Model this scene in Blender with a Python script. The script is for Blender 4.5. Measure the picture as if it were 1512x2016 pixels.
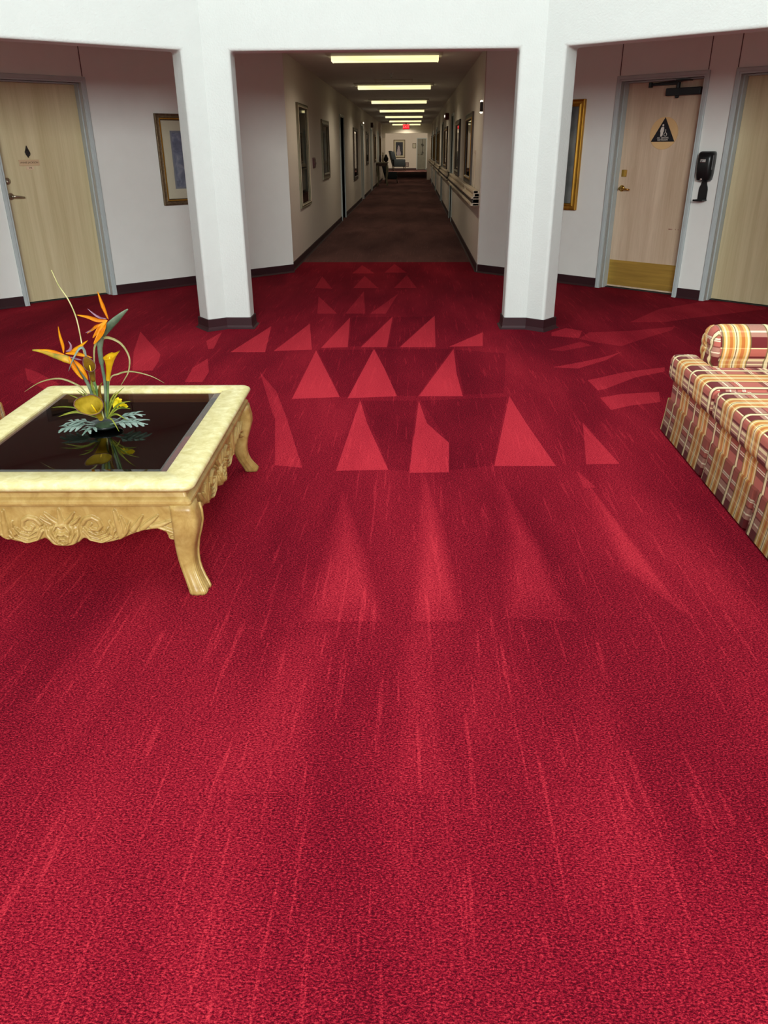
import bpy, bmesh, math, random
from mathutils import Vector, Matrix
from mathutils.geometry import delaunay_2d_cdt
random.seed(7)
for o in list(bpy.data.objects): bpy.data.objects.remove(o, do_unlink=True)
S = bpy.context.scene
COL = S.collection
PI = math.pi

# ------------------------------------------------------------------ camera
EYE = Vector((0, 0, 1.45)); F = 1514.0
vy = Vector((815-756, 291-1008, F)).normalized()            # corridor direction, camera axes (right, down, forward)
vd = Vector((775-756, 4250-1008, F)); vd = (vd - vd.dot(vy)*vy).normalized()
vz = -vd; vx = vy.cross(vz)
R = Matrix((vx, vy, vz))                                     # camera axes -> world
cam = bpy.data.objects.new('camera', bpy.data.cameras.new('camera')); COL.objects.link(cam)
cam.data.sensor_fit = 'HORIZONTAL'; cam.data.sensor_width = 36; cam.data.lens = 36*F/1512
cam.data.clip_start = 0.05; cam.data.clip_end = 300
rx, dn, fw = R.col[0], R.col[1], R.col[2]
M3 = Matrix((rx, -dn, -fw)).transposed()
cam.matrix_world = Matrix.Translation(EYE) @ M3.to_4x4()
S.camera = cam
def ray(px, py): return R @ Vector((px-756, py-1008, F))
def G(px, py, z=0.0):
    d = ray(px, py); return EYE + d*((z-EYE.z)/d.z)
def onY(px, py, y):
    d = ray(px, py); return EYE + d*(y/d.y)

# ------------------------------------------------------------------ world, daylight, exposure
W = bpy.data.worlds.new('world'); S.world = W; W.use_nodes = True
bg = W.node_tree.nodes['Background']; bg.inputs[0].default_value = (0.80, 0.90, 1.0, 1); bg.inputs[1].default_value = 1.0
def area_light(name, loc, size, power, color, rot=(0, 0, 0), shape='DISK', size_y=None):
    l = bpy.data.lights.new(name, 'AREA'); l.shape = shape; l.size = size
    if size_y: l.size_y = size_y
    l.energy = power; l.color = color
    o = bpy.data.objects.new(name, l); COL.objects.link(o); o.location = loc; o.rotation_euler = rot
    return o
area_light('skylight_daylight', (-0.33, 2.75, 5.15), 3.6, 150, (0.93, 1.0, 0.985), shape='ELLIPSE', size_y=5.0)
wd = Vector((-0.12, 0.98, -0.10))                             # added front light, aimed from an invented window behind the camera
area_light('added_front_light', (0.6, -4.85, 3.55), 3.6, 760, (0.95, 1.0, 0.98), wd.to_track_quat('-Z', 'Y').to_euler(), 'RECTANGLE', 2.3)
S.view_settings.view_transform = 'Standard'; S.view_settings.look = 'None'
S.view_settings.gamma = 1.0; S.view_settings.use_curve_mapping = False
S.view_settings.exposure = 0.0

# ------------------------------------------------------------------ materials
def lin(c):
    f = lambda v: v/12.92 if v <= 0.04045 else ((v+0.055)/1.055)**2.4
    return tuple(f(v/255.0) for v in c) + (1.0,)
def newmat(name):
    m = bpy.data.materials.new(name); m.use_nodes = True
    return m, m.node_tree.nodes, m.node_tree.links, m.node_tree.nodes['Principled BSDF']
def mapping(n, l, scale, coord='Object'):
    tc = n.new('ShaderNodeTexCoord'); mp = n.new('ShaderNodeMapping'); mp.inputs['Scale'].default_value = scale
    l.new(tc.outputs[coord], mp.inputs[0]); return mp.outputs[0]
def noise(n, l, vec, scale, detail=3, rough=0.55, dist=0.0):
    t = n.new('ShaderNodeTexNoise'); t.inputs['Scale'].default_value = scale; t.inputs['Detail'].default_value = detail
    t.inputs['Roughness'].default_value = rough; t.inputs['Distortion'].default_value = dist
    l.new(vec, t.inputs['Vector']); return t.outputs['Fac']
def ramp(n, l, fac, stops, interp='LINEAR'):
    r = n.new('ShaderNodeValToRGB'); cr = r.color_ramp; cr.interpolation = interp
    while len(cr.elements) < len(stops): cr.elements.new(0.5)
    for e, (p, c) in zip(cr.elements, stops): e.position = p; e.color = c if len(c) == 4 else tuple(c)+(1,)
    l.new(fac, r.inputs[0]); return r.outputs[0]
def mixc(n, l, fac, a, b, mode='MIX'):
    m = n.new('ShaderNodeMix'); m.data_type = 'RGBA'; m.blend_type = mode
    for sock, v in ((m.inputs[0], fac), (m.inputs[6], a), (m.inputs[7], b)):
        if hasattr(v, 'type') and hasattr(v, 'node'): l.new(v, sock)
        else: sock.default_value = v
    return m.outputs[2]
def math_(n, l, op, a, b=0.0, c=None, clamp=False):
    m = n.new('ShaderNodeMath'); m.operation = op; m.use_clamp = clamp
    for i, v in enumerate((a, b) if c is None else (a, b, c)):
        if hasattr(v, 'node'): l.new(v, m.inputs[i])
        else: m.inputs[i].default_value = v
    return m.outputs[0]
def bump(n, l, bsdf, height, strength, dist):
    b = n.new('ShaderNodeBump'); b.inputs['Strength'].default_value = strength; b.inputs['Distance'].default_value = dist
    l.new(height, b.inputs['Height']); l.new(b.outputs[0], bsdf.inputs['Normal'])
def simple(name, c, rough=0.6, metal=0.0, var=0.10, scale=(6, 6, 6), bmp=None, spec=0.4, coat=0.0):
    m, n, l, b = newmat(name); c = lin(c)
    v = mapping(n, l, scale); nz = noise(n, l, v, 1.0, 4)
    lo = tuple(x*(1-var) for x in c[:3]); hi = tuple(min(1, x*(1+var)) for x in c[:3])
    l.new(ramp(n, l, nz, [(0.3, lo), (0.7, hi)]), b.inputs['Base Color'])
    b.inputs['Roughness'].default_value = rough; b.inputs['Metallic'].default_value = metal
    b.inputs['Specular IOR Level'].default_value = spec; b.inputs['Coat Weight'].default_value = coat
    if bmp: bump(n, l, b, noise(n, l, mapping(n, l, (1, 1, 1)), bmp[0], 3), bmp[1], bmp[2])
    return m
def emit(name, c, s):
    m, n, l, b = newmat(name); c = lin(c)
    b.inputs['Base Color'].default_value = c; b.inputs['Emission Color'].default_value = c; b.inputs['Emission Strength'].default_value = s
    return m

WHITE = simple('white_stucco', (211, 216, 212), 0.75, var=.015, bmp=(70, .35, .008))
PAINT = simple('mauve_white_paint', (233, 235, 230), 0.7, var=.015, bmp=(220, .12, .002))
BEIGE = simple('beige_corridor_paint', (214, 205, 194), 0.7, var=.015, bmp=(220, .12, .002))
RINGC = simple('white_ring_ceiling', (232, 230, 226), 0.9, var=.03, bmp=(150, .25, .004))
CEIL = simple('ceiling_plaster', (222, 220, 218), 0.9, var=.04, scale=(3, 3, 3), bmp=(150, .25, .004))
BASE = simple('maroon_vinyl_base', (46, 14, 21), 0.6, var=.12)
FRAMEP = simple('blue_grey_frame_paint', (184, 194, 194), 0.45, var=.03)
BRASS = simple('brass', (205, 165, 80), 0.18, 1.0, var=.05)
BRASSK = simple('brushed_brass_plate', (196, 160, 76), 0.42, 0.55, var=.18, scale=(2, 2, 30))
NICKEL = simple('satin_nickel', (206, 196, 176), 0.38, 1.0, var=.05)
BLACKP = simple('black_plastic', (22, 24, 25), 0.28, var=.05)
GUNMET = simple('dark_gunmetal', (52, 58, 60), 0.4, 0.5, var=.08)
CHROME = simple('chrome', (225, 225, 225), 0.12, 1.0, var=.02)
DARK = simple('black_void', (8, 8, 8), 0.9, var=.0)
RAILW = simple('cream_rail_paint', (206, 190, 166), 0.45, var=.03)
RAILD = simple('dark_gap_and_housing', (46, 34, 30), 0.5, var=.1)  # dark tone for small housings and the shade painted between the rails
TEAL = simple('dark_teal_upholstery', (9, 17, 22), 0.8, var=.15, scale=(30, 30, 30))
TABLEC = simple('grey_green_painted_wood', (140, 136, 112), 0.5, var=.1)
ANTIQ = simple('dark_bronze', (60, 56, 54), 0.4, 0.7, var=.15, scale=(60, 60, 60))

def wood(name, c1, c2, sc=(9, 9, .5), rough=.45, sx=1.0):
    m, n, l, b = newmat(name)
    v = mapping(n, l, sc); a = noise(n, l, v, 1.0*sx, 6, .6, .6)
    v2 = mapping(n, l, (sc[0]*9, sc[1]*9, sc[2]*3)); f = noise(n, l, v2, 1.0, 4, .7)
    t = math_(n, l, 'ADD', math_(n, l, 'MULTIPLY', a, .7), math_(n, l, 'MULTIPLY', f, .3))
    l.new(ramp(n, l, t, [(.33, lin(c1)), (.66, lin(c2))]), b.inputs['Base Color'])
    b.inputs['Roughness'].default_value = rough; b.inputs['Specular IOR Level'].default_value = .35
    bump(n, l, b, f, .08, .002)
    return m
TANDOOR = wood('pale_ash_door', (196, 180, 138), (222, 208, 170))
OAKDOOR = wood('pinkish_oak_door', (192, 166, 138), (222, 200, 174), (7, 7, .7))

# carpet: crimson cut pile, vacuum marks come in as a face attribute
def carpet(name, dark, mid, light, speck=1.0, marks=True):
    m, n, l, b = newmat(name)
    tc = n.new('ShaderNodeTexCoord')
    def mp(s, rz=0):
        k = n.new('ShaderNodeMapping'); k.inputs['Scale'].default_value = s; k.inputs['Rotation'].default_value = (0, 0, rz)
        l.new(tc.outputs['Object'], k.inputs[0]); return k.outputs[0]
    pile = noise(n, l, mp((150, 250, 150)), 1.0, 2, .6, .4)
    grain = noise(n, l, mp((330, 420, 330)), 1.0, 2, .6)
    broad = noise(n, l, mp((2.2, .55, 1)), 1.0, 3, .5, .3)
    strk = noise(n, l, mp((52, 2.0, 1), .02), 1.0, 2, .5, .25)
    lines = ramp(n, l, strk, [(.62, (0, 0, 0)), (.67, (1, 1, 1)), (.70, (1, 1, 1)), (.73, (.2, .2, .2))])
    if marks:
        at = n.new('ShaderNodeAttribute'); at.attribute_name = 'pile'; mark = at.outputs['Fac']
    else:
        vv = n.new('ShaderNodeValue'); vv.outputs[0].default_value = 0; mark = vv.outputs[0]
    t = math_(n, l, 'MULTIPLY_ADD', mark, .52, .30)
    t = math_(n, l, 'ADD', t, math_(n, l, 'MULTIPLY', math_(n, l, 'SUBTRACT', broad, .5), .8))
    lw = math_(n, l, 'MULTIPLY', lines, .20)
    t = math_(n, l, 'ADD', t, lw)
    t = math_(n, l, 'ADD', t, math_(n, l, 'MULTIPLY', math_(n, l, 'SUBTRACT', pile, .5), 2.3*speck))
    t = math_(n, l, 'ADD', t, math_(n, l, 'MULTIPLY', math_(n, l, 'SUBTRACT', grain, .5), 1.3*speck), clamp=True)
    l.new(ramp(n, l, t, [(0.0, dark), (0.38, mid), (1.0, light)]), b.inputs['Base Color'])
    b.inputs['Roughness'].default_value = 1.0; b.inputs['Specular IOR Level'].default_value = .05
    b.inputs['Sheen Weight'].default_value = 0.0
    bump(n, l, b, pile, .55, .006)
    return m
RED = carpet('crimson_carpet', lin((70, 4, 18)), lin((126, 15, 34)), lin((192, 50, 62)))
BROWN = carpet('brown_maroon_carpet', lin((66, 44, 44)), lin((104, 72, 68)), lin((140, 100, 92)), .6, False)

# ------------------------------------------------------------------ mesh helpers
def obj(name, verts, faces, mat, parent=None, smooth=False, loc=None):
    me = bpy.data.meshes.new(name); me.from_pydata([tuple(v) for v in verts], [], faces); me.update()
    if mat: me.materials.append(mat)
    if smooth:
        for p in me.polygons: p.use_smooth = True
    o = bpy.data.objects.new(name, me); COL.objects.link(o)
    if parent: o.parent = parent
    if loc: o.location = loc
    return o
def bobj(name, bm, mat, parent=None, smooth=False, norm=True):
    if norm: bmesh.ops.recalc_face_normals(bm, faces=bm.faces)
    me = bpy.data.meshes.new(name); bm.to_mesh(me); bm.free()
    if mat: me.materials.append(mat)
    if smooth:
        for p in me.polygons: p.use_smooth = True
    o = bpy.data.objects.new(name, me); COL.objects.link(o)
    if parent: o.parent = parent
    return o
def add_box(bm, lo, hi, bev=0.0, seg=2):
    r = bmesh.ops.create_cube(bm, size=1.0); vs = r['verts']
    c = [(a+b)/2 for a, b in zip(lo, hi)]; s = [b-a for a, b in zip(lo, hi)]
    for v in vs: v.co = Vector((v.co.x*s[0]+c[0], v.co.y*s[1]+c[1], v.co.z*s[2]+c[2]))
    if bev:
        es = list({e for v in vs for e in v.link_edges})
        bmesh.ops.bevel(bm, geom=es, offset=bev, segments=seg, affect='EDGES', profile=.5)
def box(name, lo, hi, mat, parent=None, bev=0.0, seg=2, smooth=False):
    bm = bmesh.new(); add_box(bm, lo, hi, bev, seg); return bobj(name, bm, mat, parent, smooth)
def boxes(name, lst, mat, parent=None, bev=0.0):
    bm = bmesh.new()
    for lo, hi in lst: add_box(bm, lo, hi, bev)
    return bobj(name, bm, mat, parent)
def add_tube(bm, pts, rad, n=8, cap=True, flat=1.0):
    pts = [Vector(p) for p in pts]; N = len(pts)
    if not isinstance(rad, (list, tuple)): rad = [rad]*N
    elif len(rad) != N:
        k_ = len(rad)-1; rad = [rad[int(i*k_/(N-1))]*(1-(i*k_/(N-1)) % 1)+rad[min(k_, int(i*k_/(N-1))+1)]*((i*k_/(N-1)) % 1) for i in range(N)]
    rings = []; prev = None
    for i, p in enumerate(pts):
        d = (pts[min(i+1, N-1)]-pts[max(i-1, 0)]).normalized()
        if prev is None: a = d.orthogonal().normalized()
        else:
            a = prev - d*prev.dot(d); a = a.normalized() if a.length > 1e-6 else d.orthogonal().normalized()
        prev = a; b = d.cross(a)
        rings.append([bm.verts.new(p + (a*math.cos(2*PI*k/n) + b*math.sin(2*PI*k/n)*flat)*rad[i]) for k in range(n)])
    for i in range(N-1):
        for k in range(n): bm.faces.new((rings[i][k], rings[i][(k+1) % n], rings[i+1][(k+1) % n], rings[i+1][k]))
    if cap:
        bm.faces.new(rings[0][::-1]); bm.faces.new(rings[-1])
def tube(name, pts, rad, mat, parent=None, n=8, flat=1.0):
    bm = bmesh.new(); add_tube(bm, pts, rad, n, True, flat); return bobj(name, bm, mat, parent, True)
def add_lathe(bm, prof, n=24, M=None):
    rings = [[bm.verts.new((M @ Vector((r*math.cos(2*PI*k/n), r*math.sin(2*PI*k/n), z))) if M else (r*math.cos(2*PI*k/n), r*math.sin(2*PI*k/n), z)) for k in range(n)] for r, z in prof]
    for i in range(len(prof)-1):
        for k in range(n): bm.faces.new((rings[i][k], rings[i][(k+1) % n], rings[i+1][(k+1) % n], rings[i+1][k]))
    bm.faces.new(rings[0][::-1]); bm.faces.new(rings[-1])
def lathe(name, prof, mat, parent=None, n=24, M=None):
    bm = bmesh.new(); add_lathe(bm, prof, n, M); return bobj(name, bm, mat, parent, True)
def prism(name, poly, z0, z1, mat, parent=None, bev=0.0, seg=3, smooth=False):
    bm = bmesh.new()
    a = [bm.verts.new((x, y, z0)) for x, y in poly]; b = [bm.verts.new((x, y, z1)) for x, y in poly]
    n = len(poly); bm.faces.new(a[::-1]); bm.faces.new(b)
    for i in range(n): bm.faces.new((a[i], a[(i+1) % n], b[(i+1) % n], b[i]))
    if bev: bmesh.ops.bevel(bm, geom=list(bm.edges), offset=bev, segments=seg, affect='EDGES', profile=.5)
    return bobj(name, bm, mat, parent, smooth)
def mprism(name, poly, y0, y1, mat, parent=None, bev=0.0):
    """polygon in the local xz plane, extruded along local y (wall-mounted shapes)"""
    bm = bmesh.new(); n = len(poly)
    a = [bm.verts.new((x, y0, z)) for x, z in poly]; b = [bm.verts.new((x, y1, z)) for x, z in poly]
    bm.faces.new(a[::-1]); bm.faces.new(b)
    for i in range(n): bm.faces.new((a[i], a[(i+1) % n], b[(i+1) % n], b[i]))
    if bev: bmesh.ops.bevel(bm, geom=list(bm.edges), offset=bev, segments=2, affect='EDGES')
    return bobj(name, bm, mat, parent)
def rect_sweep(name, w, h, prof, mat, parent=None, x0=None, z0=0.0, open_bottom=False):
    """prof: (inset, out) pairs; sweeps a picture-frame profile round a w x h rectangle; out is towards -y"""
    bm = bmesh.new(); xo = -w/2 if x0 is None else x0; rings = []
    for ins, out in prof:
        zb = z0 if open_bottom else z0+ins
        rings.append([bm.verts.new(p) for p in ((xo+ins, -out, zb), (xo+ins, -out, z0+h-ins), (xo+w-ins, -out, z0+h-ins), (xo+w-ins, -out, zb))])
    for i in range(len(prof)-1):
        for k in range(3 if open_bottom else 4):
            bm.faces.new((rings[i][k], rings[i][(k+1) % 4], rings[i+1][(k+1) % 4], rings[i+1][k]))
    return bobj(name, bm, mat, parent)
def tag(o, label, cat, group=None):
    o['label'] = label; o['category'] = cat
    if group: o['group'] = group
    return o
def struct(o, label=None):
    o['kind'] = 'structure'
    if label: o['label'] = label
    return o
def thing(name, label, cat, M=None, group=None):
    o = bpy.data.objects.new(name, None); COL.objects.link(o); o.empty_display_size = .1
    if M is not None: o.matrix_world = M
    return tag(o, label, cat, group)
def text(name, body, size, mat, parent, loc, extr=.0008, align='CENTER'):
    c = bpy.data.curves.new(name, 'FONT'); c.body = body; c.size = size; c.align_x = align; c.align_y = 'CENTER'; c.extrude = extr
    t = bpy.data.objects.new(name, c); COL.objects.link(t)
    dg = bpy.context.evaluated_depsgraph_get(); me = bpy.data.meshes.new_from_object(t.evaluated_get(dg))
    bpy.data.objects.remove(t, do_unlink=True)
    me.materials.clear(); me.materials.append(mat)
    o = bpy.data.objects.new(name, me); COL.objects.link(o); o.parent = parent; o.location = loc; o.rotation_euler = (PI/2, 0, 0)
    return o

# wall frames: local x to the viewer's right along the wall, local -y out of the wall
LA, LB = Vector((-1.54, 10.30)), Vector((-4.16, 7.75))
RA, RB = Vector((0.83, 10.28)), Vector((3.50, 7.80))
XL, XR = -1.57, 0.82
CORR_Y0, CORR_Y1, END_Y = 10.29, 42.0, 62.0
ZC = 2.50; ZH = 2.135
def frame_mat(origin, xdir):
    x = Vector((xdir[0], xdir[1], 0)).normalized(); z = Vector((0, 0, 1)); y = z.cross(x)
    return Matrix(((x.x, y.x, z.x, origin[0]), (x.y, y.y, z.y, origin[1]), (x.z, y.z, z.z, origin[2]), (0, 0, 0, 1)))
def wl(s, z=0.0):
    d = (LB-LA).normalized(); p = LA + d*s; return frame_mat((p.x, p.y, z), -d)
def wr(s, z=0.0):
    d = (RB-RA).normalized(); p = RA + d*s; return frame_mat((p.x, p.y, z), d)
def cl(y, z=0.0): return frame_mat((XL, y, z), (0, 1))
def cr(y, z=0.0): return frame_mat((XR, y, z), (0, -1))
def ew(x, z=0.0): return frame_mat((x, END_Y, z), (1, 0))

# ------------------------------------------------------------------ floor with vacuum marks
marks = []
def mks(val, o, sc, *polys):
    for p in polys:
        cx = sum(q[0] for q in p)/len(p); cy = sum(q[1] for q in p)/len(p)
        for k in range(7):
            e = 1.25-.13*k; marks.append((val*(k+1)/7, [(o[0]+(cx+(x-cx)*e)/sc, o[1]+(cy+(y-cy)*min(e, 1.0))/sc) for x, y in p]))
def mk(val, o, sc, *polys):
    for p in polys: marks.append((val, [(o[0]+x/sc, o[1]+y/sc) for x, y in p]))
O, s_ = (380, 500), 2.043
mk(1.0, O, s_, [(495, 388), (590, 575), (398, 583)], [(728, 382), (770, 460), (820, 572), (622, 580)], [(1048, 382), (1060, 480), (1085, 572), (908, 572)],
   [(632, 255), (622, 375), (515, 378)], [(803, 252), (780, 375), (675, 375)], [(972, 248), (975, 375), (832, 375)], [(1165, 315), (1165, 370), (1030, 373)],
   [(470, 280), (478, 385), (325, 390)], [(315, 290), (290, 395), (150, 395)])
mk(.85, O, s_, [(672, 588), (700, 680), (785, 868), (575, 872)], [(908, 590), (940, 680), (1030, 760), (1028, 878), (870, 880)], [(1272, 572), (1340, 680), (1460, 853), (1212, 853)])
mk(.55, O, s_, [(505, 170), (580, 240), (500, 240)], [(687, 150), (693, 240), (612, 240)], [(825, 160), (775, 240), (712, 240)],
   [(690, 88), (745, 137), (645, 137)], [(860, 85), (900, 137), (808, 137)], [(520, 90), (560, 140), (490, 137)], [(680, 45), (730, 78), (640, 78)], [(810, 40), (860, 75), (770, 75)])
mk(.6, O, s_, [(268, 470), (300, 520), (370, 640), (440, 860), (330, 850), (330, 600)])
O, s_ = (1080, 540), 3.5
mk(.7, O, s_, [(270, 730), (520, 675), (800, 640), (800, 670), (600, 710), (390, 790), (340, 800)], [(355, 850), (500, 825), (760, 810), (770, 880), (560, 905), (430, 935)],
   [(30, 640), (250, 600), (420, 560), (500, 535), (400, 590), (200, 650)], [(20, 400), (120, 370), (230, 390), (210, 440), (20, 425)], [(235, 1020), (330, 1130), (490, 1305), (260, 1310)],
   [(0, 1262), (45, 1315), (0, 1320)])
mk(.45, O, s_, [(210, 445), (280, 400), (560, 390), (870, 360), (850, 385), (700, 430), (500, 495), (330, 470)], [(560, 330), (760, 240), (1050, 190), (1500, 200), (1500, 240), (1000, 300), (800, 330)],
   [(190, 1350), (330, 1470), (240, 1470)], [(0, 520), (220, 465), (300, 490), (90, 530)])
O, s_ = (160, 600), 3.78
mk(.7, O, s_, [(440, 200), (590, 370), (575, 420), (530, 490), (380, 490), (390, 350)], [(1045, 205), (985, 325), (945, 330), (930, 270)], [(940, 400), (950, 500), (900, 575), (770, 575), (830, 470)])
mk(.5, O, s_, [(1330, 505), (1450, 640), (1512, 800), (1512, 1000), (1420, 800)], [(-420, 470), (-330, 500), (-160, 590), (-260, 640), (-400, 560)])
O, s_ = (400, 900), 1.36
mks(.55, O, s_, [(375, 90), (430, 260), (470, 440), (290, 440)], [(590, 40), (640, 180), (690, 440), (570, 440)], [(800, 60), (900, 240), (990, 440), (820, 430)], [(1005, 35), (1160, 240), (1300, 430), (1130, 300)])
mks(.22, O, s_, [(540, 470), (600, 470), (660, 900), (520, 900)], [(200, 480), (330, 480), (250, 900), (40, 900)])
mk(-.22, (380, 500), 2.043, [(500, 385), (725, 385), (625, 575), (592, 575)], [(732, 382), (1040, 382), (905, 570), (822, 570)], [(680, 590), (900, 590), (868, 872), (788, 868)],
   [(915, 590), (1262, 575), (1208, 850), (1032, 870), (1030, 760)], [(640, 255), (800, 252), (672, 372), (626, 372)], [(808, 255), (968, 250), (830, 372), (785, 372)], [(1055, 385), (1260, 400), (1250, 560), (1090, 565)])
SEAM = 11.27
vs = [Vector((-8, -9)), Vector((8, -9)), Vector((8, SEAM)), Vector((-8, SEAM))]; fs = [[0, 1, 2, 3]]
for val, poly in marks:
    ids = []
    pg = [G(px, py) for px, py in poly]
    if sum(pg[k-1].x*pg[k].y-pg[k].x*pg[k-1].y for k in range(len(pg))) < 0: pg.reverse()
    for g in pg:
        ids.append(len(vs)); vs.append(Vector((g.x, g.y)))
    fs.append(ids)
ov, oe, of, _, _, orf = delaunay_2d_cdt(vs, [], fs, 1, 1e-5)
fl = obj('floor', [(v.x, v.y, 0) for v in ov], [tuple(f) for f in of], RED)
att = fl.data.attributes.new('pile', 'FLOAT', 'FACE')
for i, src in enumerate(orf):
    vals = [marks[k-1][0] for k in src if k > 0]
    att.data[i].value = (max(vals) if max(vals) > 0 else min(vals)) if vals else 0.0
struct(fl, 'crimson cut pile carpet with vacuum cleaner marks')
struct(obj('floor_corridor', [(-3, SEAM, 0), (3, SEAM, 0), (3, END_Y+.3, 0), (-3, END_Y+.3, 0)], [(0, 1, 2, 3)], BROWN), 'dull brown maroon carpet running down the corridor')

# ------------------------------------------------------------------ atrium walls, columns in one continuous surface
IN = [(-1.65, 6.86), (1.0, 6.87), (2.95, 5.32), (2.95, -3.4), (2.7, -5.1), (-3.3, -5.1), (-3.6, -3.4), (-3.6, 5.34)]
TOP = 5.0; TH = .20
CW = [(.215, .195), (.17, .17), (.2, .2), (.2, .2), (.2, .2), (.2, .2), (.2, .2), (.17, .17)]     # solid part at the two ends of each edge
N8 = 8
def outw(i):
    a, b = Vector(IN[i]), Vector(IN[(i+1) % N8]); d = (b-a).normalized(); return Vector((-d.y, d.x)), d, a, b
def corner_back(i):
    n0, d0, _, _ = outw((i-1) % N8); n1, d1, _, _ = outw(i); m = (n0+n1).normalized(); return Vector(IN[i]) + m*(TH/m.dot(n1))
bm = bmesh.new(); zs = [0, ZH, TOP]
for i in range(N8):
    n, d, a, b = outw(i); L = (b-a).length; c0, c1 = CW[i]
    ps = [a, a+d*c0, b-d*c1, b]; qs = [corner_back(i), a+d*c0+n*TH, b-d*c1+n*TH, corner_back((i+1) % N8)]
    Fv = [[bm.verts.new((p.x, p.y, z)) for z in zs] for p in ps]; Bv = [[bm.verts.new((p.x, p.y, z)) for z in zs] for p in qs]
    for k in range(3):
        for j in range(2):
            if k == 1 and j == 0: continue
            bm.faces.new((Fv[k][j], Fv[k+1][j], Fv[k+1][j+1], Fv[k][j+1])); bm.faces.new((Bv[k][j+1], Bv[k+1][j+1], Bv[k+1][j], Bv[k][j]))
    bm.faces.new((Fv[1][0], Fv[1][1], Bv[1][1], Bv[1][0])); bm.faces.new((Fv[2][1], Fv[2][0], Bv[2][0], Bv[2][1]))
    bm.faces.new((Fv[1][1], Fv[2][1], Bv[2][1], Bv[1][1]))
bmesh.ops.remove_doubles(bm, verts=bm.verts, dist=1e-4)
bmesh.ops.recalc_face_normals(bm, faces=bm.faces)
be = [e for e in bm.edges if len(e.link_faces) == 2 and e.calc_face_angle(0) > 1.2]
bmesh.ops.bevel(bm, geom=be, offset=.024, segments=4, affect='EDGES', profile=.5)
wa = bobj('wall_atrium', bm, WHITE, norm=False)
for p in wa.data.polygons: p.use_smooth = p.area < .2
struct(wa, 'white stucco atrium wall with rounded openings and bent columns')
# baseboards round the column feet (flared at the carpet)
def column_base(i, name):
    n0, d0, a0, b0 = outw((i-1) % N8); n1, d1, a1, b1 = outw(i); c = Vector(IN[i]); cb = corner_back(i)
    w0 = CW[(i-1) % N8][1]; w1 = CW[i][0]
    poly = [c, c+d1*w1, c+d1*w1+n1*TH, cb, c-d0*w0+n0*TH, c-d0*w0]
    cen = (c+cb)/2; bm = bmesh.new(); rings = []
    k = len(poly)
    def off(q, e):
        out = []
        for j in range(k):
            p0, p1, p2 = q[j-1], q[j], q[(j+1) % k]
            e0 = (p1-p0).normalized(); e1 = (p2-p1).normalized()
            nn0 = Vector((-e0.y, e0.x)); nn1 = Vector((-e1.y, e1.x)); m = (nn0+nn1); m = m/ m.dot(nn1)
            out.append(p1+m*e)
        return out
    area = sum(poly[j].x*poly[(j+1) % k].y-poly[(j+1) % k].x*poly[j].y for j in range(k))
    sg = -1 if area > 0 else 1
    for e, z in ((-.004, .098), (.006, .098), (.010, .092), (.011, .03), (.018, .012), (.034, 0.001)):
        rings.append([bm.verts.new((p.x, p.y, z)) for p in off(poly, sg*e)])
    for r in range(len(rings)-1):
        for j in range(k): bm.faces.new((rings[r][j], rings[r][(j+1) % k], rings[r+1][(j+1) % k], rings[r+1][j]))
    ee = [e for e in bm.edges if abs(e.verts[0].co.z-e.verts[1].co.z) > .004 and e.calc_face_angle(0) > .6]
    bmesh.ops.bevel(bm, geom=ee, offset=.02, segments=3, affect='EDGES')
    return struct(bobj(name, bm, BASE), 'dark maroon rubber baseboard wrapped round a white column foot')
column_base(0, 'baseboard_column_left'); column_base(1, 'baseboard_column_right')
for i in (2, 3, 4, 5, 6, 7): column_base(i, 'baseboard_column')

wf = rect_sweep('added_window_1', 3.7, 2.4, [(0, 0), (0, .05), (.07, .05), (.07, 0)], FRAMEP); wf.matrix_world = frame_mat((.6, -5.08, 2.35), (-1, 0)); struct(wf, 'unseen clerestory window added in the atrium wall for the front light')  # added window, out of view, so the front light has a source
for x_ in (-.6, .6):
    o_ = box('mullion', (x_-.03, -.05, .07), (x_+.03, 0, 2.33), FRAMEP, wf)
# outer ring walls with door openings
def wall_panel(name, M, length, h, openings, mat, th=.22, label=None):
    """local x 0..length, openings (x0, x1, z1); face at y=0, body behind"""
    bm = bmesh.new(); x = 0
    for a, b, z in sorted(openings):
        add_box(bm, (x, 0, 0), (a, th, h)); add_box(bm, (a, 0, z), (b, th, h)); add_box(bm, (a, th-.03, 0), (b, th, z)); x = b
    add_box(bm, (x, 0, 0), (length, th, h))
    o = bobj(name, bm, mat); o.matrix_world = M; return struct(o, label)
LL = 6.2
dl = (LB-LA).normalized(); dr = (RB-RA).normalized()
OL = LA+dl*LL; OR = RA+dr*LL
D1 = (2.465, 3.36); D2 = (1.765, 2.635); D3 = (2.985, 3.85); DH = 2.05
wall_panel('wall_left', frame_mat((OL.x, OL.y, 0), -dl), LL, ZC+.1, [(LL-D1[1], LL-D1[0], DH)], PAINT, label='mauve white ring wall with the door and a framed print')
wall_panel('wall_right', frame_mat((RA.x, RA.y, 0), dr), LL, ZC+.1, [(D2[0], D2[1], DH), (D3[0], D3[1], DH)], PAINT, label='mauve white ring wall with the restroom door')
OUT = [LA, RA, OR, Vector((OR.x, -4.4)), Vector((3.6, -7.4)), Vector((-4.2, -7.4)), Vector((OL.x, -4.4)), OL]
for i, nm in ((2, 'wall_east'), (3, 'wall_south_east'), (4, 'wall_south'), (5, 'wall_south_west'), (6, 'wall_west')):
    a, b = OUT[i], OUT[i+1]; d = (b-a); wall_panel(nm, frame_mat((a.x, a.y, 0), d), d.length, ZC+.1, [], PAINT)
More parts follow.
